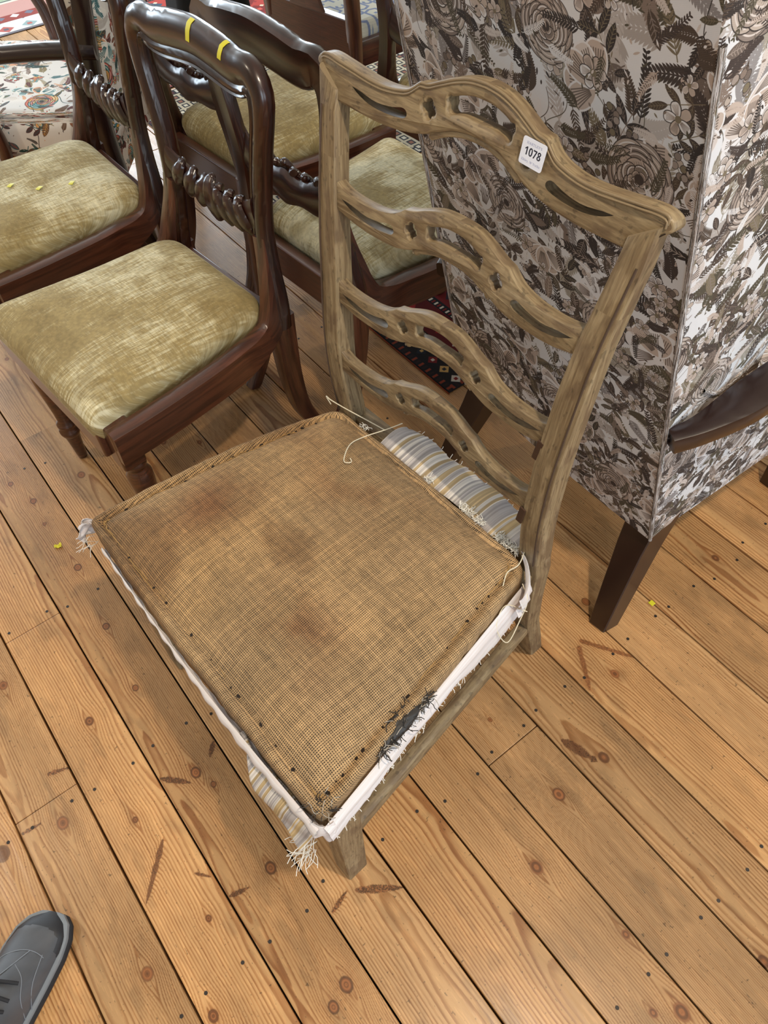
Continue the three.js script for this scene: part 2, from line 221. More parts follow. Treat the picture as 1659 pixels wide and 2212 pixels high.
function slatHoles(dv, f, m) {   // two tapering slots, two quatrefoils and the long middle slot; f scales across
  const slot = spl([[-0.203, 0.399], [-0.18, 0.397], [-0.154, 0.3935], [-0.13, 0.395], [-0.112, 0.3985], [-0.1035, 0.3965], [-0.1005, 0.3915], [-0.104, 0.3868], [-0.113, 0.3845], [-0.135, 0.3828], [-0.16, 0.3838], [-0.18, 0.388], [-0.195, 0.394]], 34);
  for (const p of slot) p[1] = 0.391 + (p[1] - 0.391) * 1.25;
  const quat = []; for (let a = 0; a < 24; a++) { const q = a / 24 * Math.PI * 2, r = 0.0078 + 0.0032 * Math.abs(Math.cos(2 * q)) ** 0.7; quat.push([-0.0735 + r * Math.cos(q), 0.404 + 1.05 * r * Math.sin(q)]); }
  const half = spl([[0, 0.430], [-0.014, 0.4295], [-0.03, 0.4262], [-0.041, 0.4225], [-0.0455, 0.4225], [-0.0485, 0.4185], [-0.0465, 0.413], [-0.047, 0.4085], [-0.0425, 0.4055], [-0.034, 0.4078], [-0.021, 0.410], [0, 0.410]], 30);
  for (const p of half) p[1] = 0.4185 + (p[1] - 0.4185) * 1.12;
  const mid = [...half, ...half.slice(1, -1).reverse().map(([u, v]) => [-u, v])];
  return [slot, flip(slot), quat, flip(quat), mid].map((h) => h.map(([u, v]) => [u * f, v + dv + (m ? m(u) : 0)]));
}
const bend = (g, w0 = 0) => { warp(g, (x, y, z) => onBack(x, y, z + w0)); g.computeVertexNormals(); return toCreasedNormals(g, 0.7); };
function slat(dv, f) {
  const top = [...spl([[-0.2225, 0.425], [-0.2, 0.413], [-0.178, 0.4085], [-0.155, 0.4075], [-0.134, 0.4085], [-0.112, 0.413], [-0.098, 0.4195], [-0.0905, 0.425]], 22), ...spl([[-0.088, 0.4268], [-0.073, 0.4305], [-0.054, 0.4385], [-0.036, 0.4445], [-0.018, 0.447], [0, 0.4475]], 16)];
  const bot = [...spl([[-0.2225, 0.3865], [-0.195, 0.3785], [-0.172, 0.373], [-0.148, 0.3705], [-0.122, 0.3700], [-0.098, 0.3715], [-0.08, 0.3762], [-0.0705, 0.3795]], 20), ...spl([[-0.064, 0.3835], [-0.054, 0.3868], [-0.036, 0.3935], [-0.018, 0.3965], [0, 0.397]], 14)];
  const sc = (p) => p.map(([u, v]) => [u * f, v + dv]);
  const A = sc([...top, ...top.slice(0, -1).reverse().map(([u, v]) => [-u, v])]), B = sc([...bot, ...bot.slice(0, -1).reverse().map(([u, v]) => [-u, v])]);
  const face = bend(extrude(shapeOf([...A, ...B.reverse()], slatHoles(dv, f)), 0.017, 0.0016, 2));
  // the carved lower lobe stands a little behind the face and ends in two small scrolls
  const lt = spl([[-0.0705, 0.3815], [-0.054, 0.3885], [-0.036, 0.395], [-0.018, 0.398], [0, 0.3985]], 14), lb = spl([[-0.069, 0.3775], [-0.0645, 0.3748], [-0.0595, 0.3765], [-0.0575, 0.3795], [-0.05, 0.3815], [-0.035, 0.387], [-0.018, 0.390], [0, 0.3905]], 20);
  const LA = sc([...lt, ...lt.slice(0, -1).reverse().map(([u, v]) => [-u, v])]), LB = sc([...lb, ...lb.slice(0, -1).reverse().map(([u, v]) => [-u, v])]);
  const lobe = bend(extrude(shapeOf([...LA, ...LB.reverse()], []), 0.0125, 0.0015, 2), -0.003);
  const line = sc(spl([[-0.066, 0.3765], [-0.0672, 0.3802], [-0.054, 0.3862], [-0.036, 0.3923], [-0.018, 0.3953], [0, 0.396]], 24));
  const bead = tube([...line, ...line.slice(0, -1).reverse().map(([u, v]) => [-u, v])].map(([u, v]) => V3(...onBack(u, v, -0.0028))), 0.0013, 60, 5);
  return merged([face, lobe, bead]);
}
{
  // crest rail with its mitred shoulders
  const top = [...spl([[-0.2585, 0.5425], [-0.2635, 0.547], [-0.2635, 0.5525], [-0.257, 0.5580], [-0.243, 0.5605], [-0.222, 0.559], [-0.197, 0.5553], [-0.173, 0.5523], [-0.149, 0.5512], [-0.127, 0.5535], [-0.112, 0.5575], [-0.101, 0.5635], [-0.0945, 0.5695]], 44), ...spl([[-0.091, 0.5710], [-0.08, 0.5722], [-0.065, 0.5785], [-0.044, 0.5875], [-0.022, 0.5935], [0, 0.5955]], 18)];
  const bot = [...spl([[-0.2285, 0.514], [-0.205, 0.5118], [-0.182, 0.510], [-0.154, 0.5088], [-0.124, 0.510], [-0.102, 0.513], [-0.084, 0.517], [-0.0715, 0.521]], 20), ...spl([[-0.066, 0.5245], [-0.053, 0.529], [-0.036, 0.5355], [-0.018, 0.539], [0, 0.540]], 14)];
  const sym = (p) => [...p, ...p.slice(0, -1).reverse().map(([u, v]) => [-u, v])].map(([u, v]) => [u * K, v]);
  const A = sym(top), B = sym(bot), holes = slatHoles(0.1395, 1.03 * K, (u) => (Math.abs(u) < 0.06 ? 0.007 : Math.abs(u) < 0.09 ? 0.003 : 0));
  const rail = mesh('crest_rail', [bend(extrude(shapeOf([...A, ...B.slice().reverse()], holes), 0.021, 0.003, 3)),
    bend(extrude(shapeOf([...sym(spl([[-0.0715, 0.522], [-0.054, 0.530], [-0.036, 0.5362], [-0.018, 0.5398], [0, 0.541]], 14)), ...sym(spl([[-0.071, 0.5175], [-0.066, 0.5155], [-0.061, 0.5178], [-0.05, 0.5235], [-0.036, 0.5285], [-0.018, 0.5325], [0, 0.5335]], 18)).reverse()], []), 0.016, 0.0015, 2), -0.003)], paleWood, chair);
  const bp = sym(spl([[-0.2555, 0.5475], [-0.254, 0.5540], [-0.243, 0.5555], [-0.222, 0.5535], [-0.197, 0.5500], [-0.173, 0.5470], [-0.149, 0.5460], [-0.127, 0.5485], [-0.11, 0.553], [-0.0965, 0.5625], [-0.0925, 0.5655], [-0.08, 0.5672], [-0.063, 0.5745], [-0.044, 0.5825], [-0.022, 0.5885], [0, 0.5905]], 70));
  mesh('moulding', [tube(bp.map(([u, v]) => V3(...onBack(u, v, 0.0002))), 0.0013, 180, 6), tube(bp.map(([u, v]) => V3(...onBack(u * 1.002, v + 0.0034, -0.0014))), 0.0022, 180, 6)], paleWood, rail);
  for (const s of [-1, 1]) mesh('mitre_joint', tube([onBack(s * 0.2285 * K, 0.5145, 0.0004), onBack(s * 0.2575 * K, 0.5435, 0.0004)].map((p) => V3(...p)), 0.0006, 2, 4), std({ color: 0x2a1c12, roughness: 1 }), rail);
  [[0, 1], [-0.1415, 0.965], [-0.272, 0.925]].forEach(([dv, f]) => mesh('slat', slat(dv + 0.0, f * K), paleWood, chair));
  // uprights run on into the raked rear legs
  const zf = (y) => { const P = [[0, -0.128], [0.08, -0.106], [0.18, -0.076], [0.30, -0.052], [0.40, -0.038], [0.46, -0.033], [0.52, -0.0245], [0.585, -0.022], [0.65, -0.024], [0.715, -0.030], [0.78, -0.0365], [0.85, -0.0465], [0.92, -0.061], [1.0, -0.079]]; for (let i = 0; i + 1 < P.length; i++) if (y <= P[i + 1][0]) { const t = (y - P[i][0]) / (P[i + 1][0] - P[i][0]); return mix(P[i][1], P[i + 1][1], t); } return -0.079; };
  const xo = (y) => { const P = [[0, 0.215], [0.2, 0.222], [0.42, 0.236], [0.55, 0.2375], [0.7, 0.2395], [0.85, 0.2455], [0.96, 0.2535], [1.02, 0.2575]]; for (let i = 0; i + 1 < P.length; i++) if (y <= P[i + 1][0]) { const t = (y - P[i][0]) / (P[i + 1][0] - P[i][0]); return mix(P[i][1], P[i + 1][1], t); } return 0.2575; };
  for (const s of [-1, 1]) {
    const rings = [];
    for (let i = 0; i <= 40; i++) {
      const y = i / 40 * 0.9705, w = mix(0.034, 0.0385, sm(0, 0.5, y)) - 0.007 * sm(0.75, 0.97, y), d = mix(0.034, 0.036, sm(0, 0.42, y)) - 0.008 * sm(0.6, 0.97, y), xo1 = xo(y) * (y > 0.42 ? K : 1) - 0.001, z1 = zf(y);
      rings.push(rect(w, d, 0.005, 2).map(([a, b]) => { let yy = y; if (y > 0.955) yy = y + sm(0.955, 0.9705, y) * ((a + w / 2) / w) * 0.022; return V3(s * (xo1 - w / 2 + a), yy, z1 - d / 2 + b); }));
      if (s < 0) rings[rings.length - 1].reverse();
    }
    const up = mesh('upright', loft(rings, { crease: 0.5 }), paleWoodUp, chair);
    mesh('bead', tube([0.44, 0.55, 0.65, 0.75, 0.85, 0.95].map((y) => V3(s * (xo(y) * K - 0.0075), y, zf(y) + 0.0004)), 0.0013, 30, 5), std({ color: 0x4a382a, roughness: 0.8 }), up, 'dark worn bead line along the edge');
  }
  // chipped tenons where the lower slats meet one upright
  const dark = std({ map: scaled(grainPale, 6, 6), color: 0x8a6a58, roughness: 0.8 });
  for (const [v, u] of [[0.262, 0.2], [0.13, 0.197]]) mesh('loose_splinter', warp(box(0.011, 0.034, 0.004, 0, 0, 0.001, 0.0015), (x, y, z) => onBack(u * K + x + 0.12 * y, v - 0.03 + y, z + 0.003)), dark, chair, 'splintered dark tenon end');
  // seat rails
  const railBar = (a, b, w, h, y) => { const A = V3(a[0], y, a[1]), B = V3(b[0], y, b[1]); return sweep([A, B], 2, () => rect(w, h, 0.003), V3(0, 1, 0), { crease: 0.5 }); };
  mesh('seat_rail', railBar([-0.265, 0.39], [0.265, 0.39], 0.028, 0.062, 0.378), paleWood, chair);
  for (const s of [-1, 1]) mesh('seat_rail', railBar([s * 0.266, 0.38], [s * 0.212, -0.05], 0.024, 0.062, 0.378), paleWood, chair);
  mesh('seat_rail', railBar([-0.205, -0.062], [0.205, -0.062], 0.034, 0.07, 0.398), paleWood, chair);
  for (const s of [-1, 1]) {
    const rings = [0.0, 0.02, 0.2, 0.36].map((y) => rect(mix(0.040, 0.046, y / 0.36), mix(0.040, 0.046, y / 0.36), 0.0035, 2).map(([a, b]) => { const ch = (-a * s - b) > 0.034 ? 0.006 : 0; return V3(s * 0.2635 + a + s * ch, y, 0.392 + b + ch); }));
    mesh('front_leg', loft(rings, { crease: 0.5 }), paleWoodUp, chair);
    mesh('stretcher', sweep([V3(s * 0.262, 0.165, 0.385), V3(s * 0.207, 0.165, -0.082)], 2, () => rect(0.021, 0.034, 0.005), V3(0, 1, 0), { crease: 0.5 }), paleWood, chair);
  }
  mesh('cross_stretcher', sweep([V3(-0.248, 0.165, 0.262), V3(0.248, 0.165, 0.262)], 2, () => rect(0.021, 0.03, 0.004), V3(0, 1, 0), { crease: 0.5 }), paleWood, chair);
}

// hessian seat pad
const SEAT = { fl: [-0.307, 0.417], fr: [0.296, 0.434], br: [0.226, -0.026], bl: [-0.230, -0.036] };
const burlapUV = (x, z) => [(x + 0.34) / 0.68, (z + 0.1) / 0.6];
{
  const N = 2048, TX = 0.68 / N, TZ = 0.6 / N, pitch = 0.0029;
  const H = new Float32Array(N * N);
  const thread = (q, k, l) => { const id = Math.floor(q), f = q - id - 0.5, wd = 0.30 + 0.12 * hash(id, k, 3) + 0.10 * (vn(l * 28, id * 7.7, k) - 0.5); return [Math.max(0, 1 - (f / wd) ** 2), id]; };
  const cloth = (i, j) => {
    let x = i * TX, z = j * TZ; const wx = 0.008 * (fbm(x * 9, z * 7, 61, 2) - 0.5), wz = 0.008 * (fbm(x * 7, z * 9, 62, 2) - 0.5);
    const [a, ia] = thread((x + wx) / pitch + 0.3 * vn(z * 20, x * 8, 64), 1, z), [b, ib] = thread((z + wz) / pitch + 0.3 * vn(x * 20, z * 8, 65), 2, x), over = (ia + ib) & 1;
    const h = Math.max(a * (over ? 1 : 0.72), b * (over ? 0.72 : 1)); return [h, a, b, ia, ib];
  };
  const map = texture(N, N, (i, j) => {
    const [h, a, b, ia, ib] = cloth(i, j), x = i * TX, z = j * TZ; H[j * N + i] = h;
    const blot = fbm(x * 9 + 3, z * 9, 71, 4), gold = fbm(x * 5, z * 5 + 9, 73, 3), dirt = sm(0.52, 0.72, fbm(x * 6 + 8, z * 6, 75, 4)), tv = 0.94 + 0.07 * hash(ia, 7, 5) + 0.07 * (hash(ib, 8, 6) - 0.5) + 0.25 * (vn(x * 300, z * 90, 79) - 0.5) * (b > a ? 1 : 0) + 0.25 * (vn(x * 90, z * 300, 80) - 0.5) * (a > b ? 1 : 0);
    const st = Math.max(Math.exp(-(((x - 0.16) / 0.05) ** 2 + ((z - 0.36) / 0.07) ** 2)), 0.9 * Math.exp(-(((x - 0.43) / 0.07) ** 2 + ((z - 0.41) / 0.05) ** 2)), 0.7 * Math.exp(-(((x - 0.30) / 0.10) ** 2 + ((z - 0.17) / 0.06) ** 2))) * sm(0.3, 0.6, blot);
    const c = [mix(178, 184, gold), mix(148, 144, gold), mix(110, 93, gold)], hole = 0.2 + 0.8 * sm(0.0, 0.6, h);
    return c.map((v, m) => v * tv * hole * (0.86 + 0.28 * blot) * (1 - dirt * [0.20, 0.24, 0.28][m]) * (1 - st * [0.26, 0.36, 0.42][m]));
  });
  const bump = texture(N, N, (i, j) => { const v = 255 * H[j * N + i]; return [v, v, v]; }, false);
  const hessian = std({ map, bumpMap: bump, bumpScale: 0.0011, roughness: 0.95 });
  // outline of the pad, corner by corner
  const C = [SEAT.fl, SEAT.fr, SEAT.br, SEAT.bl], out = [];
  C.forEach((c, i) => {
    const a = C[(i + 3) % 4], b = C[(i + 1) % 4], r = i < 2 ? 0.016 : 0.03, da = Math.hypot(a[0] - c[0], a[1] - c[1]), db = Math.hypot(b[0] - c[0], b[1] - c[1]);
    const p = [c[0] + (a[0] - c[0]) * r / da, c[1] + (a[1] - c[1]) * r / da], q = [c[0] + (b[0] - c[0]) * r / db, c[1] + (b[1] - c[1]) * r / db];
    for (let k = 0; k < 5; k++) { const t = k / 4; out.push([(1 - t) ** 2 * p[0] + 2 * t * (1 - t) * c[0] + t * t * q[0], (1 - t) ** 2 * p[1] + 2 * t * (1 - t) * c[1] + t * t * q[1]]); }
    const m = [(c[0] + b[0]) / 2, (c[1] + b[1]) / 2], bow = [0.006, 0.004, 0.002, 0.012][i], nx = (b[1] - c[1]) / db, nz = -(b[0] - c[0]) / db, sg = Math.sign((m[0] - 0) * nx + (m[1] - 0.2) * nz);
    for (let k = 1; k < 30; k++) { const t = k / 30, rb = (i + 1) % 4 < 2 ? 0.016 : 0.03, l = r / db + (1 - (r + rb) / db) * t; const bb = bow * 4 * t * (1 - t) + 0.0016 * (vn(k * 0.7, i * 9, 88) - 0.5) * 2; out.push([c[0] + (b[0] - c[0]) * l + sg * nx * bb, c[1] + (b[1] - c[1]) * l + sg * nz * bb]); }
  });
  const ctr = [0.0, 0.2], rings = [], steps = [[0, 0.405], [0.001, 0.425], [0, 0.438], [0.0012, 0.4475], [0.0045, 0.4525], [0.009, 0.4542], [0.0135, 0.4528], [0.0175, 0.4490], [0.0205, 0.4478], [0.026, 0.4510], [0.036, 0.4575], [0.055, 0.4655], [0.08, 0.4715], [0.11, 0.4755], [0.15, 0.478], [0.19, 0.479], [0.23, 0.4795]];
  for (const [d, y] of steps) rings.push(out.map(([x, z]) => { const dx = ctr[0] - x, dz = ctr[1] - z, l = Math.hypot(dx, dz), back = sm(0.06, -0.03, z), f = Math.min(0.985, d / Math.min(l * 0.985, 0.235) * (Math.min(l, 0.235) / l) * (l > 0.235 ? (l / 0.235) ** clamp(d / 0.23) : 1)), px = x + dx * f, pz = z + dz * f; return V3(px, y + 0.0022 * (fbm(px * 22, pz * 22, 91, 3) - 0.5) * sm(0, 0.03, d) * 3 - back * (d < 0.02 ? 0.006 : 0), pz); }));
  const g = loft(rings, { crease: 0 }), P = g.attributes.position, U = g.attributes.uv;
  for (let i = 0; i < P.count; i++) { const side = Math.max(0, 0.45 - P.getY(i)), [a, b] = burlapUV(P.getX(i) * (1 + side * 3), P.getZ(i) + (P.getZ(i) - 0.2) * side * 3); U.setXY(i, a, b); }
  const pad = mesh('seat_pad', g, hessian, chair, 'worn brown hessian seat with a stitched rolled edge');
  // stitches in the groove behind the rolled edge, and the twine between them
  const stitchM = std({ color: 0x241a12, roughness: 1 }), twine = std({ color: 0xb08c56, roughness: 0.9 });
  const inset = (i, d, y) => { const [x, z] = out[i % out.length], dx = ctr[0] - x, dz = ctr[1] - z, l = Math.hypot(dx, dz); return V3(x + dx / l * d * 1.15, y, z + dz / l * d * 1.15); };
  const holes = [], twines = [];
  for (let i = 0; i < out.length; i++) { const onBackSide = out[i][1] < 0; if (onBackSide) continue; if (hash(i, 1, 55) < 0.55) holes.push(new THREE.SphereGeometry(rr(0.0015, 0.0034), 6, 4).scale(1, 0.3, 1.3).rotateY(rr(0, 3)).translate(...inset(i, 0.021 + rr(-0.003, 0.003), 0.4495).toArray())); if (hash(i, 2, 55) < 0.3) { const d = 0.02 + rr(-0.002, 0.004); twines.push(tube([inset(i, d, 0.4492), inset(i + 1, d + rr(-0.002, 0.002), 0.4505), inset(i + 2, d + rr(-0.003, 0.003), 0.4502), inset(i + 3, d, 0.449)], 0.0006, 8, 4)); } }
  mesh('stitch_holes', holes, stitchM, pad).userData.kind = 'stuff';
  mesh('stitching', twines, twine, pad, 'loose twine stitches along the rolled edge').userData.kind = 'stuff';
}
// white torn cover remnants round the seat rails, horsehair and loose threads
{
  const stripes = texture(512, 64, (i, j) => { const u = i / 512, b = fbm(u * 90, j / 200, 131, 3), f = vn(u * 260, 0.5, 133), g = vn(u * 60, 2, 135); const c = g > 0.66 ? [190, 166, 122] : g > 0.36 ? [222, 216, 206] : [176, 170, 166]; return c.map((v, m) => clamp(v * (0.72 + 0.45 * b) * (0.94 + 0.1 * f) + (m === 2 ? 3 : 0), 0, 255)); });
  const whiteTex = texture(512, 128, (i, j) => { const u = i / 512, v = j / 128, b = fbm(u * 6, v * 22 + u * 3, 141, 4), c = vn(u * 3, v * 10, 143); return [mix(228, 206, b), mix(230, 196, b) - 5 * c, mix(234, 190, b) - 4 * c]; });
  const satin = std({ map: stripes, roughness: 0.45 }), calico = std({ map: whiteTex, roughness: 0.55 }), frayM = std({ color: 0xeae6dc, roughness: 0.8 });
  const edge = (a, b, t) => [mix(a[0], b[0], t), mix(a[1], b[1], t)];
  // side strip, from the back corner to the front corner
  mesh('cover_remnant', sheet(90, 8, (u, v) => {
    const [x, z] = edge(SEAT.br, SEAT.fr, 0.015 + 0.985 * u), w = mix(0.048, 0.030, sm(0.05, 0.55, u)) + (0.012 * (vn(u * 9, 1, 9) - 0.5) + 0.006 * (vn(u * 40, 2, 9) - 0.5) + 0.003 * (hash(Math.round(u * 90), 3, 3) - 0.5)) * v, nx = 0.989, nz = -0.15;
    const o = 0.004 + 0.004 * v + 0.007 * Math.sin(v * 2.2) + 0.0025 * Math.sin(v * 13 + u * 9) * v + 0.004 * (vn(u * 12, v * 2, 19) - 0.5) * v;
    return V3(x + nx * o, 0.428 - w * v * 0.95 + 0.006 * Math.sin(v * 3.1), z + nz * o);
  }), calico, chair, 'torn white striped cloth strip along the seat side');
  // back flap thrown over the rear rail
  mesh('cover_remnant', sheet(60, 10, (u, v) => {
    const x = mix(-0.118, 0.195, u), w = 0.060 * (1 - 0.45 * sm(0.86, 1, u)) * (0.86 + 0.14 * sm(0, 0.08, u)) + 0.003 * (hash(Math.round(u * 60), 5, 3) - 0.5);
    return V3(x + 0.012 * v, 0.437 + 0.017 * Math.sin(v * 2.3) + 0.003 * Math.sin(u * 26 + v * 3) * v, -0.033 - w * v - 0.002 * Math.sin(u * 14));
  }), satin, chair, 'striped satin cloth flap lying over the rear seat rail');
  // folded corner beside the upright
  mesh('cover_remnant', sheet(20, 10, (u, v) => { const a = u * 2.0; return V3(0.196 + 0.062 * Math.sin(a * 0.8) + 0.004 * Math.sin(v * 9 + u * 5), 0.452 - 0.034 * v + 0.010 * Math.sin(u * 6), -0.036 + 0.066 * u - 0.012 * v * Math.cos(a)); }), calico, chair, 'white folded cloth at the rear corner of the seat');
  // rolled front edge strip and the hanging striped flap
  mesh('cover_remnant', sheet(80, 10, (u, v) => { const [x, z] = edge(SEAT.fl, SEAT.fr, 0.06 + 0.94 * u), r = 0.0026 + 0.0055 * sm(0.3, 0.8, u) + 0.0012 * Math.sin(u * 90), a = v * 4.4; return V3(x, 0.424 - r * 1.2 + r * Math.cos(a) * 1.3 - 0.008 * sm(0.4, 0, u), z + 0.004 + r * Math.sin(a) + 0.008 * Math.sin(u * 3.1)); }), calico, chair, 'white cloth rolled along the front rail');
  mesh('cover_remnant', sheet(40, 10, (u, v) => { const [x, z] = edge(SEAT.fl, SEAT.fr, 0.72 + 0.28 * u), w = 0.05 * sm(0, 0.45, u) + 0.004 * (hash(Math.round(u * 40), 6, 3) - 0.5) * v; return V3(x - 0.008 * v * u, 0.417 - w * v * 0.8, z + 0.006 + 0.03 * v * sm(0, 0.4, u) * 0.9 + 0.003 * Math.sin(v * 6 + u * 7)); }), satin, chair, 'striped cloth flap hanging from the front corner');
  // the cloth turning the front corner
  mesh('cover_remnant', sheet(20, 8, (u, v) => { const a = mix(1.75, -0.1, u), r = 0.018 + 0.006 * Math.sin(v * 2.4) + 0.003 * Math.sin(u * 14 + v * 5) * v; return V3(0.284 + r * Math.cos(a), 0.428 - (0.040 + 0.006 * Math.sin(u * 11)) * v, 0.421 + r * Math.sin(a)); }), calico, chair, 'white cloth folded round the front corner');
  // crumpled tuft at the other front corner
  mesh('cover_remnant', sheet(18, 14, (u, v) => { const a = u * 2.2 + 2.5; return V3(-0.316 + 0.024 * Math.cos(a) * (0.5 + v * 0.7) + 0.005 * Math.sin(v * 13 + u * 8), 0.424 - 0.045 * v + 0.006 * Math.sin(u * 17 + v * 4), 0.420 + 0.03 * Math.sin(a) * (0.4 + v * 0.8) + 0.006 * Math.cos(u * 15 + v * 9)); }), calico, chair, 'crumpled white cloth tuft at the front corner');
  // frayed ends
  const fray = [];
  const strand = (p, dx, dy, dz, l, curl = 0.35) => { const q = [V3(...p)]; let d = V3(dx, dy, dz).normalize(); for (let k = 0; k < 4; k++) { d.add(V3(rr(-1, 1), rr(-1, 0.7), rr(-1, 1)).multiplyScalar(curl)).normalize(); q.push(q[q.length - 1].clone().addScaledVector(d, l / 4)); } return tube(q, 0.00055, 8, 4); };
  for (let k = 0; k < 34; k++) fray.push(strand([0.288 + rr(-0.012, 0.012), 0.378 + rr(-0.012, 0.01), 0.452 + rr(-0.012, 0.012)], rr(-0.6, 0.2), -0.9, 0.6, rr(0.02, 0.05)));
  for (let k = 0; k < 90; k++) { const u = rnd(), [x, z] = edge(SEAT.br, SEAT.fr, 0.015 + 0.985 * u), w = mix(0.048, 0.030, sm(0.05, 0.55, u)) + 0.012 * (vn(u * 9, 1, 9) - 0.5); fray.push(strand([x + 0.0135, 0.4285 - w * 0.95, z - 0.002], 0.4, -0.7, rr(-0.8, 0.8), rr(0.003, 0.012), 0.5)); }
  for (let k = 0; k < 26; k++) fray.push(strand([mix(-0.1, 0.19, k / 25) + 0.01, 0.446 + rr(-0.004, 0.006), -0.092], rr(-0.3, 0.3), 0.3, -0.8, rr(0.004, 0.012), 0.3));
  for (let k = 0; k < 12; k++) fray.push(strand([-0.316 + rr(-0.012, 0.012), 0.39 + rr(-0.01, 0.01), 0.425 + rr(-0.01, 0.014)], rr(-0.8, 0.1), -0.5, 0.7, rr(0.012, 0.035)));
  mesh('frayed_edges', fray, frayM, chair, 'frayed white cotton threads').userData.kind = 'stuff';
  // horsehair bursting from the seam
  const hair = [], grey = [];
  for (let k = 0; k < 420; k++) { const t = rr(0.55, 0.76), [x, z] = edge(SEAT.br, SEAT.fr, t), c = Math.sin(clamp((t - 0.55) / 0.21) * Math.PI); const q = strand([x + 0.004 - rr(0, 0.018) * c, 0.4475 + rr(-0.010, 0.004), z], rr(-0.4, 0.4), rr(-0.25, 0.12), rr(-1, 1), rr(0.010, 0.024), 0.55); (k % 4 ? hair : grey).push(q); }
  for (let k = 0; k < 50; k++) { const q = strand([0.283 + rr(-0.014, 0.01), 0.447 + rr(-0.004, 0.004), 0.42 + rr(-0.014, 0.008)], rr(-1, 1), rr(-0.1, 0.6), rr(-1, 1), rr(0.012, 0.025), 0.9); (k % 3 ? hair : grey).push(q); }
  { const P0 = edge(SEAT.br, SEAT.fr, 0.655), lump = new THREE.SphereGeometry(1, 40, 20); warp(lump, (a, b, d) => { const f = 0.8 + 0.5 * fbm(a * 6 + 9, d * 9 + b * 3, 171, 4); return [P0[0] - 0.003 + a * 0.013 * f + 0.15 * d * 0.046, 0.444 + b * 0.009 * f, P0[1] + d * 0.046]; }); lump.computeVertexNormals(); hair.push(lump); }
  mesh('horsehair', hair, std({ color: 0x2b2724, roughness: 0.5 }), chair, 'dark horsehair stuffing bursting from the seam').userData.kind = 'stuff';
  mesh('horsehair', grey, std({ color: 0xa89f92, roughness: 0.5 }), chair, 'grey hair stuffing').userData.kind = 'stuff';
  mesh('wadding', [[0.085, 0.012, 90], [0.115, 0.007, 40], [0.165, 0.014, 110], [0.185, 0.010, 70], [0.0, 0.005, 30], [-0.16, 0.006, 24]].flatMap(([x, s, n]) => Array.from({ length: n }, () => strand([x + rr(-s, s), 0.440 + rr(0, 0.006), -0.034 + rr(-0.007, 0.004)], rr(-1, 1), rr(-0.2, 0.8), rr(-1, 1), rr(0.006, 0.013), 0.9))), frayM, chair, 'tufts of white cotton wadding').userData.kind = 'stuff';
  // loose strings
  const cord = std({ color: 0xd9cfb6, roughness: 0.8 });
  mesh('loose_string', tube([[-0.243, 0.445, -0.03], [-0.249, 0.463, -0.026], [-0.235, 0.466, -0.024], [-0.2, 0.462, -0.032], [-0.165, 0.452, -0.046], [-0.13, 0.444, -0.058]], 0.0011, 40, 6), cord, chair, 'loose white string');
  mesh('loose_string', tube([[-0.105, 0.468, -0.075], [-0.107, 0.472, -0.055], [-0.117, 0.466, -0.04], [-0.13, 0.4625, -0.012], [-0.127, 0.472, 0.02], [-0.112, 0.4775, 0.045], [-0.098, 0.4795, 0.058], [-0.09, 0.480, 0.05], [-0.098, 0.4795, 0.046]], 0.0009, 50, 6), cord, chair, 'loose white string');
  mesh('loose_string', tube([[0.19, 0.46, -0.08], [0.196, 0.462, -0.05], [0.205, 0.458, -0.035], [0.215, 0.457, -0.01], [0.212, 0.455, 0.01], [0.222, 0.45, 0.03]], 0.0009, 40, 6), cord, chair, 'loose white string');
  mesh('loose_string', tube([[0.235, 0.44, 0.0], [0.255, 0.43, 0.01], [0.262, 0.40, 0.03], [0.268, 0.38, 0.06], [0.25, 0.42, 0.07], [0.24, 0.43, 0.04], [0.265, 0.42, 0.02]], 0.0008, 50, 6), cord, chair, 'loose white string');
}
// lot label stuck on the crest rail
{
  const tex = canvasTexture(512, 512, (c) => { c.fillStyle = '#dfe4f2'; c.fillRect(0, 0, 512, 512); c.fillStyle = '#6a74a8'; c.font = '62px serif'; c.textAlign = 'center'; c.fillText("HARTLEY'S", 256, 118); c.fillStyle = '#151a30'; c.font = 'bold 190px sans-serif'; c.save(); c.translate(256, 322); c.scale(0.88, 1.12); c.fillText('1078', 0, 0); c.restore(); c.fillStyle = '#6a74a8'; c.font = '58px serif'; c.fillText('Ilkley, W Yorks', 256, 440); });
  const w = 0.0325, h = 0.0265, r = 0.003, s = new THREE.Shape(); s.moveTo(-w / 2 + r, -h / 2); s.lineTo(w / 2 - r, -h / 2); s.quadraticCurveTo(w / 2, -h / 2, w / 2, -h / 2 + r); s.lineTo(w / 2, h / 2 - r); s.quadraticCurveTo(w / 2, h / 2, w / 2 - r, h / 2); s.lineTo(-w / 2 + r, h / 2); s.quadraticCurveTo(-w / 2, h / 2, -w / 2, h / 2 - r); s.lineTo(-w / 2, -h / 2 + r); s.quadraticCurveTo(-w / 2, -h / 2, -w / 2 + r, -h / 2);
  const g = new THREE.ExtrudeGeometry(s, { depth: 0.0004, bevelEnabled: false, curveSegments: 6 }), p = g.attributes.position, u = g.attributes.uv;
  for (let i = 0; i < p.count; i++) u.setXY(i, p.getX(i) / w + 0.5, p.getY(i) / h + 0.5);
  warp(g, (x, y, z) => onBack(0.0835 * K + x, 0.5535 + y - 0.02 * x, z + 0.0034 + 0.10 * Math.max(0, -y - 0.004) * (0.5 + x / w)));
  g.computeVertexNormals();
  const m = mesh('lot_label', g, std({ map: tex, roughness: 0.5 })); m.position.copy(chair.position); m.rotation.y = MC.yaw;
  tag(m, 'small white paper lot label numbered 1078 on the ladder-back crest', 'label');
}

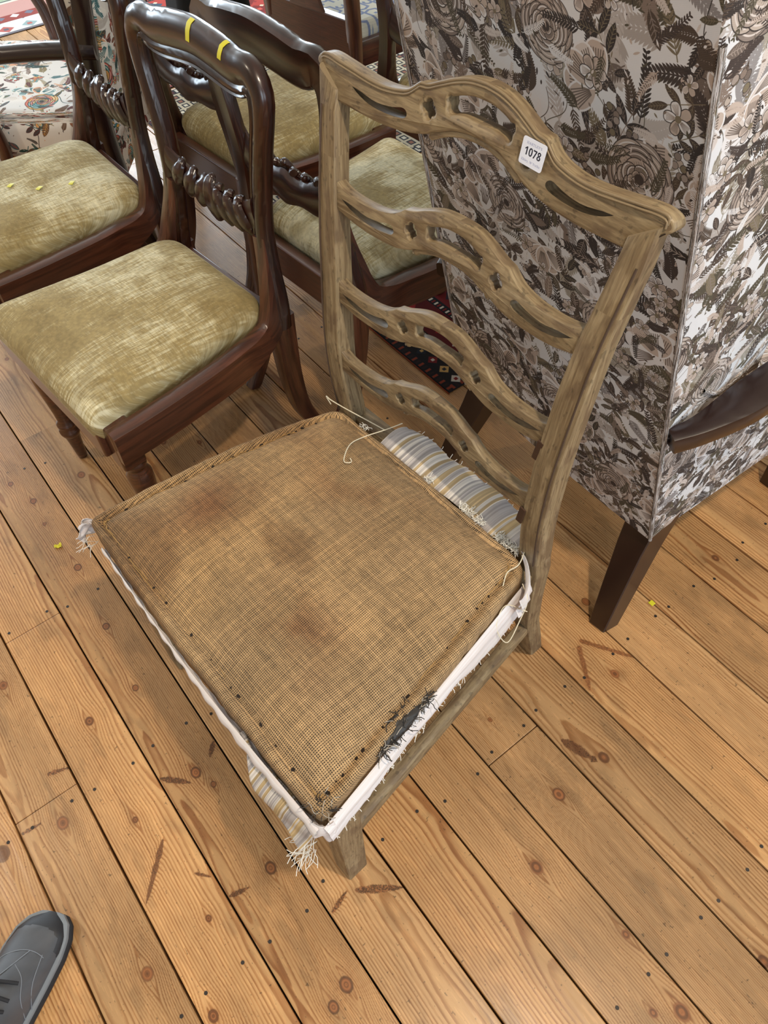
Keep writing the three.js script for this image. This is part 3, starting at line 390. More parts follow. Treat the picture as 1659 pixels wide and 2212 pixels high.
// ---------- the set of mahogany balloon-back chairs ----------
const grainRed = woodTexture(512, 512, [92, 52, 36], [50, 26, 19], [62, 40, 31], 51, 4, 40);
const mahogany = phy({ map: scaled(grainRed, 2.5, 5), roughness: 0.30, clearcoat: 0.6, clearcoatRoughness: 0.18 });
const mahoganyDark = phy({ map: scaled(grainRed, 3, 6), color: 0x9a8078, roughness: 0.30, clearcoat: 0.7, clearcoatRoughness: 0.2 });
function velvetTexture(k, bright) {
  return texture(1024, 1024, (i, j) => {
    const u = i / 1024, v = j / 1024, worn = fbm(u * 4, v * 4, k, 4), st = fbm(u * 210, v * 14, k + 5, 3), cross = fbm(u * 26, v * 320, k + 7, 2), blot = fbm(u * 7 + 3, v * 7, k + 9, 4), nap = fbm(u * 90, v * 90, k + 11, 2);
    const w = clamp((worn - 0.40) * 2.0 * bright + (st - 0.5) * 1.5 + (cross - 0.5) * 0.8), d = sm(0.52, 0.72, blot);
    const gold = [150, 132, 88], pale = [206, 198, 166], olive = [118, 99, 58];
    return [0, 1, 2].map((m) => mix(mix(gold[m], pale[m], w), olive[m], d * 0.4) * (0.9 + 0.2 * nap));
  });
}
const velvets = [velvetTexture(201, 1.1), velvetTexture(231, 1.25), velvetTexture(261, 0.9), velvetTexture(291, 2.2)].map((t) => phy({ map: t, roughness: 0.9, sheen: 0.7, sheenColor: new THREE.Color(0.75, 0.68, 0.45), sheenRoughness: 0.4 }));
let hoopRings;
function balloonChair(label, velvet) {
  const c = thing('balloon_back_chair', label, 'chair', [0, 0, 0], 0, 'set of mahogany balloon-back chairs');
  // hoop: from one stile base over the crest to the other
  const half = [[0.178, 0.405, 0.008], [0.174, 0.46, 0.003], [0.160, 0.53, -0.003], [0.150, 0.60, -0.009], [0.156, 0.68, -0.015], [0.170, 0.75, -0.018], [0.182, 0.81, -0.022], [0.181, 0.845, -0.025], [0.162, 0.864, -0.027], [0.122, 0.859, -0.029], [0.06, 0.866, -0.031]];
  const path = [...half, [0, 0.871, -0.032], ...half.slice().reverse().map(([x, y, z]) => [-x, y, z])];
  const prof = (t) => {   // rounded outside, a raised bead along the inner edge; wide at crest
    const q = Math.abs(t - 0.5) * 2, crest = sm(0.40, 0.12, q), base = sm(0.75, 1, q), w = mix(0.043, 0.077, crest) + 0.008 * base, d = mix(0.031, 0.035, crest) + 0.006 * base;
    const P = [[-0.5, -0.30], [-0.38, -0.5], [0.1, -0.5], [0.42, -0.45], [0.5, -0.2], [0.5, 0.12], [0.44, 0.36], [0.3, 0.5], [0.1, 0.55], [-0.08, 0.46], [-0.18, 0.30], [-0.22, 0.24], [-0.27, 0.34], [-0.34, 0.36], [-0.39, 0.22], [-0.43, 0.20], [-0.47, 0.27], [-0.51, 0.16], [-0.52, -0.1]];
    return P.map(([a, b]) => [a * w, b * d]);
  };
  // a sweep whose across-axis points outward from the hoop
  const pts = curvePts(path, 110), rings = [];
  for (let i = 0; i < pts.length; i++) { const T = pts[Math.min(i + 1, 109)].clone().sub(pts[Math.max(i - 1, 0)]).normalize(), R = V3(0, 0.08, 0.99), N = R.addScaledVector(T, -R.dot(T)).normalize(), B = N.clone().cross(T).negate(); rings.push(prof(i / 109).map(([a, b]) => pts[i].clone().addScaledVector(B, a).addScaledVector(N, b))); }
  hoopRings = rings; mesh('hoop_back', loft(rings, { crease: 0.75 }), mahoganyDark, c, 'dark polished hoop with a moulded inner edge');
  // carved cross rail
  const arc = (x) => V3(x, 0.618 - 0.022 * (1 - (x / 0.15) ** 2), -0.008 - 0.006 * (1 - (x / 0.15) ** 2));
  const rail = mesh('carved_cross_rail', sweep([-0.15, -0.1, -0.05, 0, 0.05, 0.1, 0.15].map(arc), 40, (t) => { const q = Math.abs(t - 0.5) * 2; return oval(0.024, 0.060 + 0.012 * Math.cos(q * 9) * (1 - q) + 0.03 * q ** 6, 14); }, V3(0, 1, 0.1), { crease: 0.7 }), mahoganyDark, c);
  const carv = [];
  for (let k = -3; k <= 3; k++) {   // overlapping leaves that curl towards the middle
    const x = k * 0.036, p = arc(x), d = k < 0 ? 1 : k > 0 ? -1 : 0, b = k === 0 ? 1.25 : 1 - 0.05 * Math.abs(k);
    carv.push(sweep([[p.x - 0.016 * d, p.y - 0.030 * b, p.z + 0.004], [p.x - 0.008 * d, p.y - 0.012 * b, p.z + 0.013], [p.x + 0.002 * d, p.y + 0.008 * b, p.z + 0.016], [p.x + 0.012 * d, p.y + 0.026 * b, p.z + 0.013], [p.x + 0.013 * d, p.y + 0.036 * b, p.z + 0.006], [p.x + 0.006 * d, p.y + 0.037 * b, p.z + 0.001]], 18, (t) => oval(mix(0.014, 0.040, Math.sin(Math.PI * clamp(t * 0.9 + 0.08))) * b, 0.016, 10), V3(0, 0.1, 1), { crease: 0.9 }));
    carv.push(sweep([[p.x - 0.012 * d, p.y - 0.022 * b, p.z + 0.012], [p.x + 0.001 * d, p.y + 0.008 * b, p.z + 0.0225], [p.x + 0.011 * d, p.y + 0.026 * b, p.z + 0.018]], 10, (t) => oval(0.005, 0.004, 6), V3(0, 0.1, 1), { crease: 0.9 }));
    if (k % 2 === 0) carv.push(new THREE.SphereGeometry(0.0085, 12, 9).translate(p.x + 0.012 * d, p.y + 0.037 * b, p.z + 0.004));
  }
  mesh('carved_leaves', carv, mahoganyDark, rail, 'row of carved leaves and scrolls');
  // side rails sweep up into the stiles
  for (const s of [-1, 1]) {
    const P = [[0.226, 0.394, 0.425], [0.225, 0.394, 0.35], [0.218, 0.394, 0.25], [0.206, 0.395, 0.14], [0.194, 0.402, 0.075], [0.186, 0.416, 0.040], [0.180, 0.448, 0.020], [0.172, 0.49, 0.0105], [0.161, 0.535, 0.004], [0.151, 0.59, -0.002]].map(([x, y, z]) => [s * x, y, z]);
    mesh('side_rail', sweep(P, 40, (t) => { const w = mix(0.036, 0.034, t), h = mix(0.076, 0.046, sm(0.5, 0.72, t)) - 0.026 * sm(0.72, 1, t); return [[-0.5, -0.5], [0.5, -0.5], [0.5, 0.2], [0.46, 0.36], [0.34, 0.47], [0.1, 0.5], [-0.3, 0.48], [-0.5, 0.44]].map(([a, b]) => [-s * a * w, b * h]); }, (t) => V3(s * 0.05, mix(1, 0.25, sm(0.55, 0.75, t)), mix(0.05, 1, sm(0.55, 0.75, t))), { crease: 0.6 }), mahogany, c);
    mesh('rear_leg', sweep([[0.178, 0.43, 0.004], [0.176, 0.36, 0.002], [0.172, 0.26, -0.004], [0.168, 0.16, -0.020], [0.163, 0.08, -0.052], [0.158, 0.0, -0.10]].map(([x, y, z]) => [s * x, y, z]), 26, (t) => rect(mix(0.040, 0.029, t), mix(0.050, 0.030, t), 0.004), V3(0, 0, 1), { crease: 0.6, floor: true }), mahogany, c);
    const leg = mesh('front_leg', box(0.048, 0.105, 0.048, s * 0.208, 0.378, 0.402, 0.006), mahogany, c);
    const prof2 = [[0.0, 0.0], [0.011, 0.0], [0.0125, 0.012], [0.015, 0.05], [0.018, 0.078], [0.021, 0.082], [0.024, 0.090], [0.024, 0.098], [0.019, 0.104], [0.0225, 0.112], [0.0225, 0.120], [0.016, 0.127], [0.0175, 0.16], [0.022, 0.215], [0.0255, 0.262], [0.0255, 0.285], [0.019, 0.298], [0.017, 0.304], [0.022, 0.310], [0.023, 0.318], [0.0195, 0.325], [0.0195, 0.33]];
    mesh('turned_leg', new THREE.LatheGeometry(prof2.map((p) => new THREE.Vector2(...p)), 24).translate(s * 0.206, 0, 0.396), mahogany, leg);
  }
  mesh('front_rail', box(0.40, 0.07, 0.03, 0, 0.388, 0.424, 0.005), mahogany, c);
  mesh('rear_rail', box(0.33, 0.075, 0.028, 0, 0.385, 0.004, 0.004), mahogany, c);
  // drop-in velvet seat
  const corners = [[-0.213, 0.447], [0.213, 0.447], [0.168, 0.018], [-0.168, 0.018]], out = [];
  corners.forEach((p, i) => { const a = corners[(i + 3) % 4], b = corners[(i + 1) % 4], r = i > 1 ? 0.05 : 0.03, L = (q) => Math.hypot(q[0] - p[0], q[1] - p[1]), A = [p[0] + (a[0] - p[0]) * r / L(a), p[1] + (a[1] - p[1]) * r / L(a)], B = [p[0] + (b[0] - p[0]) * r / L(b), p[1] + (b[1] - p[1]) * r / L(b)], rb = (i + 1) % 4 > 1 ? 0.05 : 0.03; for (let k = 0; k < 7; k++) { const t = k / 6; out.push([(1 - t) ** 2 * A[0] + 2 * t * (1 - t) * p[0] + t * t * B[0], (1 - t) ** 2 * A[1] + 2 * t * (1 - t) * p[1] + t * t * B[1]]); } for (let k = 1; k < 12; k++) { const t = mix(r, L(b) - rb, k / 12) / L(b); out.push([p[0] + (b[0] - p[0]) * t, p[1] + (b[1] - p[1]) * t]); } });
  const st = [[0.010, 0.400], [0.004, 0.418], [0, 0.434], [0.001, 0.445], [0.006, 0.456], [0.015, 0.465], [0.03, 0.473], [0.05, 0.479], [0.075, 0.4835], [0.11, 0.487], [0.15, 0.489], [0.19, 0.49]];
  const rg = st.map(([d, y]) => out.map(([x, z]) => { const dx = -x, dz = 0.225 - z, l = Math.hypot(dx, dz), f = Math.min(0.985, d / 0.195 * (d < 0.05 ? 0.195 / l : mix(0.195 / l, 1, (d - 0.05) / 0.145))); return V3(x + dx * f, y + 0.003 * (fbm(x * 14 + dx * f * 14, z * 14, 5, 2) - 0.5), z + dz * f); }));
  const g = loft(rg, { crease: 0 }), p = g.attributes.position, u = g.attributes.uv;
  for (let i = 0; i < p.count; i++) u.setXY(i, p.getX(i) / 0.44 + 0.5, (p.getZ(i) + (p.getY(i) < 0.45 ? (0.45 - p.getY(i)) * Math.sign(p.getZ(i) - 0.2) : 0)) / 0.46 + 0.03);
  mesh('velvet_seat', g, velvet, c, 'worn gold-green velvet seat');
  return c;
}
const BC6 = { x: 0.165, z: -2.05 };
const bc1 = balloonChair('mahogany balloon-back chair with two yellow stickers on its crest, beside the hessian seat', velvets[0]);
bc1.position.set(-0.308, 0, -1.385); bc1.rotation.y = -0.855;
const bc2 = dup(bc1, [-0.605, 0, -1.83], -0.93, 'mahogany balloon-back chair with three yellow stickers lying on its velvet seat');
const bc3 = dup(bc1, [-0.41, 0.0035, -1.90], 2.26, 'mahogany balloon-back chair seen from behind, standing on the pale chequered rug');
const bc4 = dup(bc1, [-0.155, 0.0035, -1.436], 2.26, 'mahogany balloon-back chair with its back turned to the ladder-back chair, on the red rug');
const bc6 = dup(bc1, [BC6.x, 0.0035, BC6.z], 2.26, 'mahogany balloon-back chair farthest back, in front of the blue and cream carpet');
for (const [c, v] of [[bc2, 1], [bc3, 2], [bc4, 3], [bc6, 2]]) c.getObjectByName('velvet_seat').material = velvets[v];

// ---------- tapestry-covered armchair ----------
function floralTexture(N, metres, k0, pal, dens) {
  seed = k0;
  return canvasTexture(N, N, (c) => {
    const u = N / metres;   // pixels per metre
    c.fillStyle = pal.bg; c.fillRect(0, 0, N, N); c.lineCap = 'round';
    const pick = (a) => a[Math.floor(rnd() * a.length)];
    const wrap = (x, y, r, f) => { const s = seed; for (const ox of [-N, 0, N]) for (const oy of [-N, 0, N]) { if (x + ox < -r || x + ox > N + r || y + oy < -r || y + oy > N + r) continue; seed = s; c.save(); c.translate(x + ox, y + oy); f(); c.restore(); } };
    const leafPath = (l, w) => { c.beginPath(); c.moveTo(0, 0); c.bezierCurveTo(l * 0.25, -w, l * 0.75, -w * 0.8, l, 0); c.bezierCurveTo(l * 0.75, w * 0.8, l * 0.25, w, 0, 0); };
    const leaf = (l, w, col, vein) => { leafPath(l, w); c.fillStyle = col; c.fill(); c.strokeStyle = vein; c.lineWidth = Math.max(1, w * 0.09); c.beginPath(); c.moveTo(0, 0); c.lineTo(l * 0.92, 0); for (let q = 0.2; q < 0.85; q += 0.14) { c.moveTo(l * q, 0); c.lineTo(l * (q + 0.12), -w * 0.55 * Math.sin(q * 3.1)); c.moveTo(l * q, 0); c.lineTo(l * (q + 0.12), w * 0.55 * Math.sin(q * 3.1)); } c.stroke(); };
    const spray = (l, w, col) => { c.strokeStyle = col; c.fillStyle = col; c.lineWidth = Math.max(1.5, w * 0.10); c.beginPath(); c.moveTo(0, 0); c.quadraticCurveTo(l * 0.5, -w * 0.4, l, 0); c.stroke(); for (let q = 0.08; q < 1; q += 0.075) { const y = -w * 0.4 * 2 * q * (1 - q); for (const s of [-1, 1]) { c.save(); c.translate(l * q, y); c.rotate(s * (0.7 + 0.2 * q)); leafPath(w * (1.15 - 0.75 * q), w * 0.16); c.fill(); c.restore(); } } };
    const cluster = (l, col, vein) => { c.strokeStyle = vein; c.lineWidth = 3; c.beginPath(); c.moveTo(0, 0); c.lineTo(l, 0); c.stroke(); for (const [q, s] of [[0.3, -1], [0.3, 1], [0.65, -1], [0.65, 1], [1, 0]]) { c.save(); c.translate(l * q, 0); c.rotate(s * 0.95 + rr(-0.1, 0.1)); leaf(l * rr(0.5, 0.62), l * 0.15, col, vein); c.restore(); } };
    const petal = (r, w, fill, line, hatch) => { c.beginPath(); c.moveTo(0, 0); c.bezierCurveTo(r * 0.3, -w, r * 1.05, -w * 0.9, r, 0); c.bezierCurveTo(r * 1.05, w * 0.9, r * 0.3, w, 0, 0); c.fillStyle = fill; c.fill(); c.strokeStyle = line; c.lineWidth = Math.max(1.5, r * 0.05); c.stroke(); c.lineWidth = Math.max(1, r * 0.03); c.strokeStyle = hatch; c.beginPath(); for (let a = -0.6; a <= 0.61; a += 0.2) { c.moveTo(r * 0.25, w * a * 0.3); c.lineTo(r * 0.82, w * a * 0.8); } c.stroke(); };
    const rose = (r) => { c.fillStyle = pal.dark[0]; c.beginPath(); c.arc(0, 0, r * 0.92, 0, 7); c.fill(); for (let ring = 0; ring < 6; ring++) { const R = r * (1 - ring * 0.155), n = Math.max(3, 9 - ring), a0 = rr(0, 6); for (let q = 0; q < n; q++) { c.save(); c.rotate(a0 + q / n * 6.283 + rr(-0.15, 0.15)); c.translate(R * 0.52, 0); c.beginPath(); c.ellipse(0, 0, R * 0.42, R * 0.52, 0, 0, 7); c.fillStyle = pick(pal.petal); c.fill(); c.strokeStyle = pal.dark[1]; c.lineWidth = Math.max(1.5, r * 0.02); c.stroke(); c.strokeStyle = pick(pal.light); c.lineWidth = Math.max(2, r * 0.03); c.beginPath(); c.ellipse(-R * 0.03, 0, R * 0.36, R * 0.46, 0, -1.1, 1.1); c.stroke(); c.strokeStyle = pal.mid[0]; c.lineWidth = 1.5; c.beginPath(); for (let h = -0.3; h < 0.31; h += 0.1) { c.moveTo(-R * 0.2, R * h); c.lineTo(R * 0.22, R * h * 1.25); } c.stroke(); c.restore(); } } c.fillStyle = pal.dark[0]; c.beginPath(); c.arc(0, 0, r * 0.13, 0, 7); c.fill(); };
    const daisy = (r) => { const n = 5 + Math.floor(rnd() * 2); for (let q = 0; q < n; q++) { c.save(); c.rotate(q / n * 6.283); petal(r, r * 0.48, pick(pal.light), pal.dark[1], pick(pal.petal)); c.restore(); } c.fillStyle = pal.mid[1]; c.beginPath(); c.arc(0, 0, r * 0.22, 0, 7); c.fill(); };
    const fan = (r) => { for (const a of [-1.05, -0.5, 0.55, 1.1, 0]) { c.save(); c.rotate(a); petal(r * rr(0.85, 1.1), r * 0.42, pick(pal.light), pal.light[0], pal.mid[0]); c.restore(); } };
    const berries = (r) => { for (let q = 0; q < 9; q++) { c.beginPath(); c.arc(rr(-r, r), rr(-r, r), r * 0.26, 0, 7); c.fillStyle = pick([...pal.petal, ...pal.mid]); c.fill(); c.strokeStyle = pal.dark[1]; c.lineWidth = 2; c.stroke(); } };
    const put = (n, rad, f) => { for (let q = 0; q < n; q++) { const x = rnd() * N, y = rnd() * N, a = rr(0, 6.283); wrap(x, y, rad * u, () => { c.rotate(a); f(); }); rnd(); } };
    const D = dens;
    put(70 * D, 0.09, () => spray(rr(0.05, 0.085) * u, rr(0.014, 0.022) * u, pick(pal.wash)));
    put(110 * D, 0.08, () => spray(rr(0.04, 0.075) * u, rr(0.010, 0.018) * u, pick([...pal.mid, ...pal.dark])));
    put(40 * D, 0.08, () => { c.strokeStyle = pick(pal.dark); c.lineWidth = 3; c.beginPath(); c.moveTo(0, 0); c.bezierCurveTo(0.03 * u, 0.02 * u, 0.05 * u, -0.03 * u, 0.08 * u, rr(-0.01, 0.02) * u); c.stroke(); });
    put(44 * D, 0.09, () => cluster(rr(0.035, 0.055) * u, pick(pal.dark), pick(pal.mid)));
    put(60 * D, 0.06, () => leaf(rr(0.025, 0.05) * u, rr(0.008, 0.013) * u, pick([...pal.dark, ...pal.mid]), pick(pal.petal)));
    put(26 * D, 0.06, () => berries(rr(0.012, 0.018) * u));
    put(15 * D, 0.1, () => fan(rr(0.035, 0.055) * u));
    put(46 * D, 0.04, () => daisy(rr(0.010, 0.018) * u));
    // roses keep clear of each other
    const placed = []; for (let q = 0; q < 300 && placed.length < 9 * D; q++) { const x = rnd() * N, y = rnd() * N; if (placed.every((p) => { const dx = Math.abs(p[0] - x), dy = Math.abs(p[1] - y); return Math.hypot(Math.min(dx, N - dx), Math.min(dy, N - dy)) > 0.15 * u; })) placed.push([x, y]); }
    for (const [x, y] of placed) wrap(x, y, 0.08 * u, () => rose(rr(0.036, 0.052) * u));
    put(90 * D, 0.05, () => spray(rr(0.03, 0.055) * u, rr(0.007, 0.012) * u, pick(pal.dark)));
    put(50 * D, 0.05, () => spray(rr(0.025, 0.04) * u, rr(0.006, 0.010) * u, pick(pal.light)));
    put(500 * D, 0.02, () => { c.fillStyle = pick([...pal.dark, ...pal.light, ...pal.mid]); leafPath(rr(0.004, 0.010) * u, rr(0.001, 0.0022) * u); c.fill(); });
    c.globalAlpha = 0.10; c.strokeStyle = '#ffffff'; c.lineWidth = 1; for (let y = -N; y < N; y += 5) { c.beginPath(); c.moveTo(0, y); c.lineTo(N, y + N * 0.2); c.stroke(); } c.globalAlpha = 1;
  });
}
const tapPal = { bg: '#d0d0d3', dark: ['#3a2f2b', '#2e2623', '#46382e', '#4a4334'], mid: ['#655850', '#706450', '#7a6a60'], petal: ['#92847b', '#a89a8f', '#7d7068'], light: ['#d2cfd0', '#c3b8b2', '#b3a297'], wash: ['#a09893', '#b0a8a4', '#948c80', '#858080'] };
const tapTex = floralTexture(2048, 0.62, 777, tapPal, 1.9);
const tapestry = std({ map: tapTex, roughness: 0.9 });
const ebony = phy({ color: 0x24120e, roughness: 0.28, clearcoat: 0.5, clearcoatRoughness: 0.2 });
const planar = (g, f) => { const p = g.attributes.position, n = g.attributes.normal, u = g.attributes.uv; for (let i = 0; i < p.count; i++) { const [a, b] = f(p.getX(i), p.getY(i), p.getZ(i), n.getX(i), n.getY(i), n.getZ(i)); u.setXY(i, a / 0.62, b / 0.62); } return g; };
const triplanar = (g) => planar(g.index ? g.toNonIndexed() : g, (x, y, z, nx, ny, nz) => (Math.abs(nx) > Math.abs(ny) && Math.abs(nx) > Math.abs(nz) ? [z + 0.31, y] : Math.abs(nz) > Math.abs(ny) ? [x, y + 0.1] : [x + 0.2, z]));
{
  const W = thing('wing_armchair', 'high-backed armchair covered in brown and cream floral tapestry, dark wooden arms', 'armchair', [0.336, 0, -0.997], 2.169);
  const ph = 0.238, hw = (s) => 0.26 - 0.021 * s, B = (x, s, d) => V3(x, 0.25 + s * Math.cos(ph) + d * Math.sin(ph), -s * Math.sin(ph) + d * Math.cos(ph));
  // outside back: a padded panel whose lower edge is cut up between the legs
  const rings = [];
  for (let i = 0; i <= 24; i++) { const s = i / 24 * 0.98, w = hw(s), row = []; for (const [a, d] of [[-1, 0.03], [-1, 0.006], [-0.985, 0.0], [-0.6, -0.004], [-0.2, -0.006], [0.2, -0.006], [0.6, -0.004], [0.985, 0.0], [1, 0.006], [1, 0.03], [1, 0.11], [0.5, 0.115], [-0.5, 0.115], [-1, 0.11]]) row.push(B(a * w, s, d)); rings.push(row); }
  mesh('outside_back', triplanar(loft(rings, { crease: 0.9 })), tapestry, W);
  // sides: the wing above, the seat side below
  for (const sd of [-1, 1]) {
    const z0 = (y) => -(y - 0.25) * Math.tan(ph), sh = new THREE.Shape();
    sh.moveTo(z0(0.25) + 0.03, 0.25); sh.lineTo(0.56, 0.235); sh.lineTo(0.58, 0.42); sh.lineTo(0.22, 0.44); sh.bezierCurveTo(0.14, 0.50, 0.12, 0.56, 0.13, 0.66); sh.bezierCurveTo(0.12, 0.8, 0.12, 0.95, 0.02, 1.16); sh.lineTo(z0(1.2) + 0.02, 1.2); sh.lineTo(z0(0.25) + 0.03, 0.25);
    const g = extrude(sh, 0.05, 0.010, 3, 14); warp(g, (x, y, z) => [sd * (0.2605 - 0.0215 * (y - 0.25) + z * 1) , y, x]);
    mesh('side_panel', triplanar((g.computeVertexNormals(), toCreasedNormals(g, 0.7))), tapestry, W);
    mesh('piping', tube([0, 0.15, 0.3, 0.5, 0.7, 0.9].map((s) => B(sd * (hw(s) + 0.0005), s, 0.001)), 0.0038, 60, 6), tapestry, W);
    mesh('piping', tube([[0.0, 0.63], [0.05, 0.60], [0.1, 0.62], [0.13, 0.66]].map(([z, y]) => V3(sd * (0.2605 - 0.0215 * (y - 0.25) + 0.001), y, z - 0.02)), 0.0035, 30, 6), tapestry, W);
    const arm = mesh('arm', sweep([[0.262, 0.568, -0.074], [0.275, 0.576, -0.045], [0.288, 0.592, 0.015], [0.296, 0.610, 0.085], [0.300, 0.620, 0.22], [0.302, 0.62, 0.42], [0.302, 0.616, 0.47]].map(([x, y, z]) => [sd * x, y, z]), 40, (t) => rect(mix(0.030, 0.060, sm(0, 0.25, t)), 0.034, 0.006), V3(0, 1, 0), { crease: 0.6 }), ebony, W);
    mesh('arm_support', sweep([[0.30, 0.58, 0.43], [0.298, 0.5, 0.42], [0.28, 0.40, 0.44], [0.268, 0.3, 0.47]].map(([x, y, z]) => [sd * x, y, z]), 16, () => rect(0.034, 0.036, 0.006), V3(0, 0, 1), { crease: 0.6 }), ebony, arm);
    // raked rear leg with a chamfered edge
    const legRings = [[0.27, 0.228, 0.045, 0.066], [0.20, 0.235, 0.020, 0.060], [0.10, 0.250, -0.018, 0.051], [0.004, 0.264, -0.052, 0.042], [0, 0.264, -0.053, 0.038]].map(([y, x, z, w]) => rect(w, w, 0.002, 1).flatMap(([a, b]) => { let A = a, Bz = b; if (a > w * 0.4 && b < -w * 0.4) { A -= 0.004; Bz += 0.004; } return [V3(sd * (x + A), y, z + Bz)]; }));
    mesh('rear_leg', loft(legRings, { crease: 0.3 }), ebony, W);
    mesh('front_leg', loft([[0.26, 0.046], [0, 0.034]].map(([y, w]) => rect(w, w, 0.003).map(([a, b]) => V3(sd * 0.235 + a, y, 0.53 + b))), { crease: 0.4 }), ebony, W);
  }
  mesh('seat_base', triplanar(box(0.50, 0.15, 0.50, 0, 0.33, 0.32, 0.02)), tapestry, W);
  mesh('seat_cushion', triplanar(box(0.46, 0.12, 0.46, 0, 0.46, 0.36, 0.035)), tapestry, W);
  const ib = box(0.44, 0.74, 0.09, 0, 0.37, 0.14, 0.04); warp(ib, (x, y, z) => B(x, y + 0.2, z).toArray()); mesh('inside_back', triplanar((ib.computeVertexNormals(), ib)), tapestry, W);
}

// ---------- crewelwork armchair behind ----------
{
  const pal = { bg: '#e3ddd6', dark: ['#3c3430', '#243f3c', '#5a2a26', '#6b5140'], mid: ['#2f5f62', '#a8432f', '#8a7a55'], petal: ['#c4574a', '#d29a4a', '#4c8a8c'], light: ['#ece6dc', '#d9a07a', '#b9c9c4'], wash: ['#cfc6bd', '#d6cbbf', '#b9b0a8', '#c8b8a4'] };
  const crewelTex = floralTexture(1024, 0.62, 4242, pal, 0.7), crewel = std({ map: crewelTex, roughness: 0.9 });
  const A = thing('crewel_armchair', 'armchair in cream fabric with coloured flowers and a glossy dark wooden arm', 'armchair', [-0.70, 0, -2.35], -1.62);
  mesh('seat_cushion', triplanar(box(0.52, 0.13, 0.54, 0, 0.385, 0.31, 0.045)), crewel, A);
  mesh('seat_base', triplanar(box(0.54, 0.13, 0.54, 0, 0.265, 0.29, 0.02)), crewel, A);
  mesh('piping', tube([[0.245, 0.445, 0.06], [0.25, 0.446, 0.3], [0.245, 0.445, 0.56], [0.2, 0.445, 0.575]], 0.006, 40, 6), crewel, A);
  const bk = box(0.5, 0.66, 0.12, 0, 0.33, 0, 0.05); warp(bk, (x, y, z) => [x, 0.34 + y, z + 0.03 - 0.14 * y]); mesh('back_cushion', triplanar((bk.computeVertexNormals(), bk)), crewel, A);
  for (const s of [-1, 1]) {
    mesh('arm', sweep([[0.275, 0.61, -0.05], [0.285, 0.615, 0.06], [0.30, 0.612, 0.22], [0.305, 0.60, 0.4], [0.295, 0.59, 0.52]].map(([x, y, z]) => [s * x, y, z]), 40, () => oval(0.046, 0.042, 14), V3(0, 1, 0), { crease: 0.8 }), ebony, A);
    mesh('arm_support', sweep([[0.302, 0.60, 0.33], [0.30, 0.5, 0.29], [0.285, 0.38, 0.28], [0.272, 0.26, 0.31]].map(([x, y, z]) => [s * x, y, z]), 16, () => oval(0.034, 0.034, 10), V3(0, 0, 1), { crease: 0.8 }), mahogany, A);
    mesh('back_post', sweep([[0.268, 0.0, -0.06], [0.27, 0.25, -0.015], [0.272, 0.45, -0.01], [0.27, 0.7, -0.045], [0.262, 0.98, -0.09]].map(([x, y, z]) => [s * x, y, z]), 24, () => rect(0.036, 0.042, 0.006), V3(0, 0, 1), { crease: 0.6, floor: true }), ebony, A);
    mesh('front_leg', sweep([[0.255, 0.24, 0.53], [0.255, 0.0, 0.54]].map(([x, y, z]) => [s * x, y, z]), 4, (t) => rect(mix(0.045, 0.03, t), mix(0.045, 0.03, t), 0.005), V3(0, 0, 1), { crease: 0.6 }), ebony, A);
  }
}

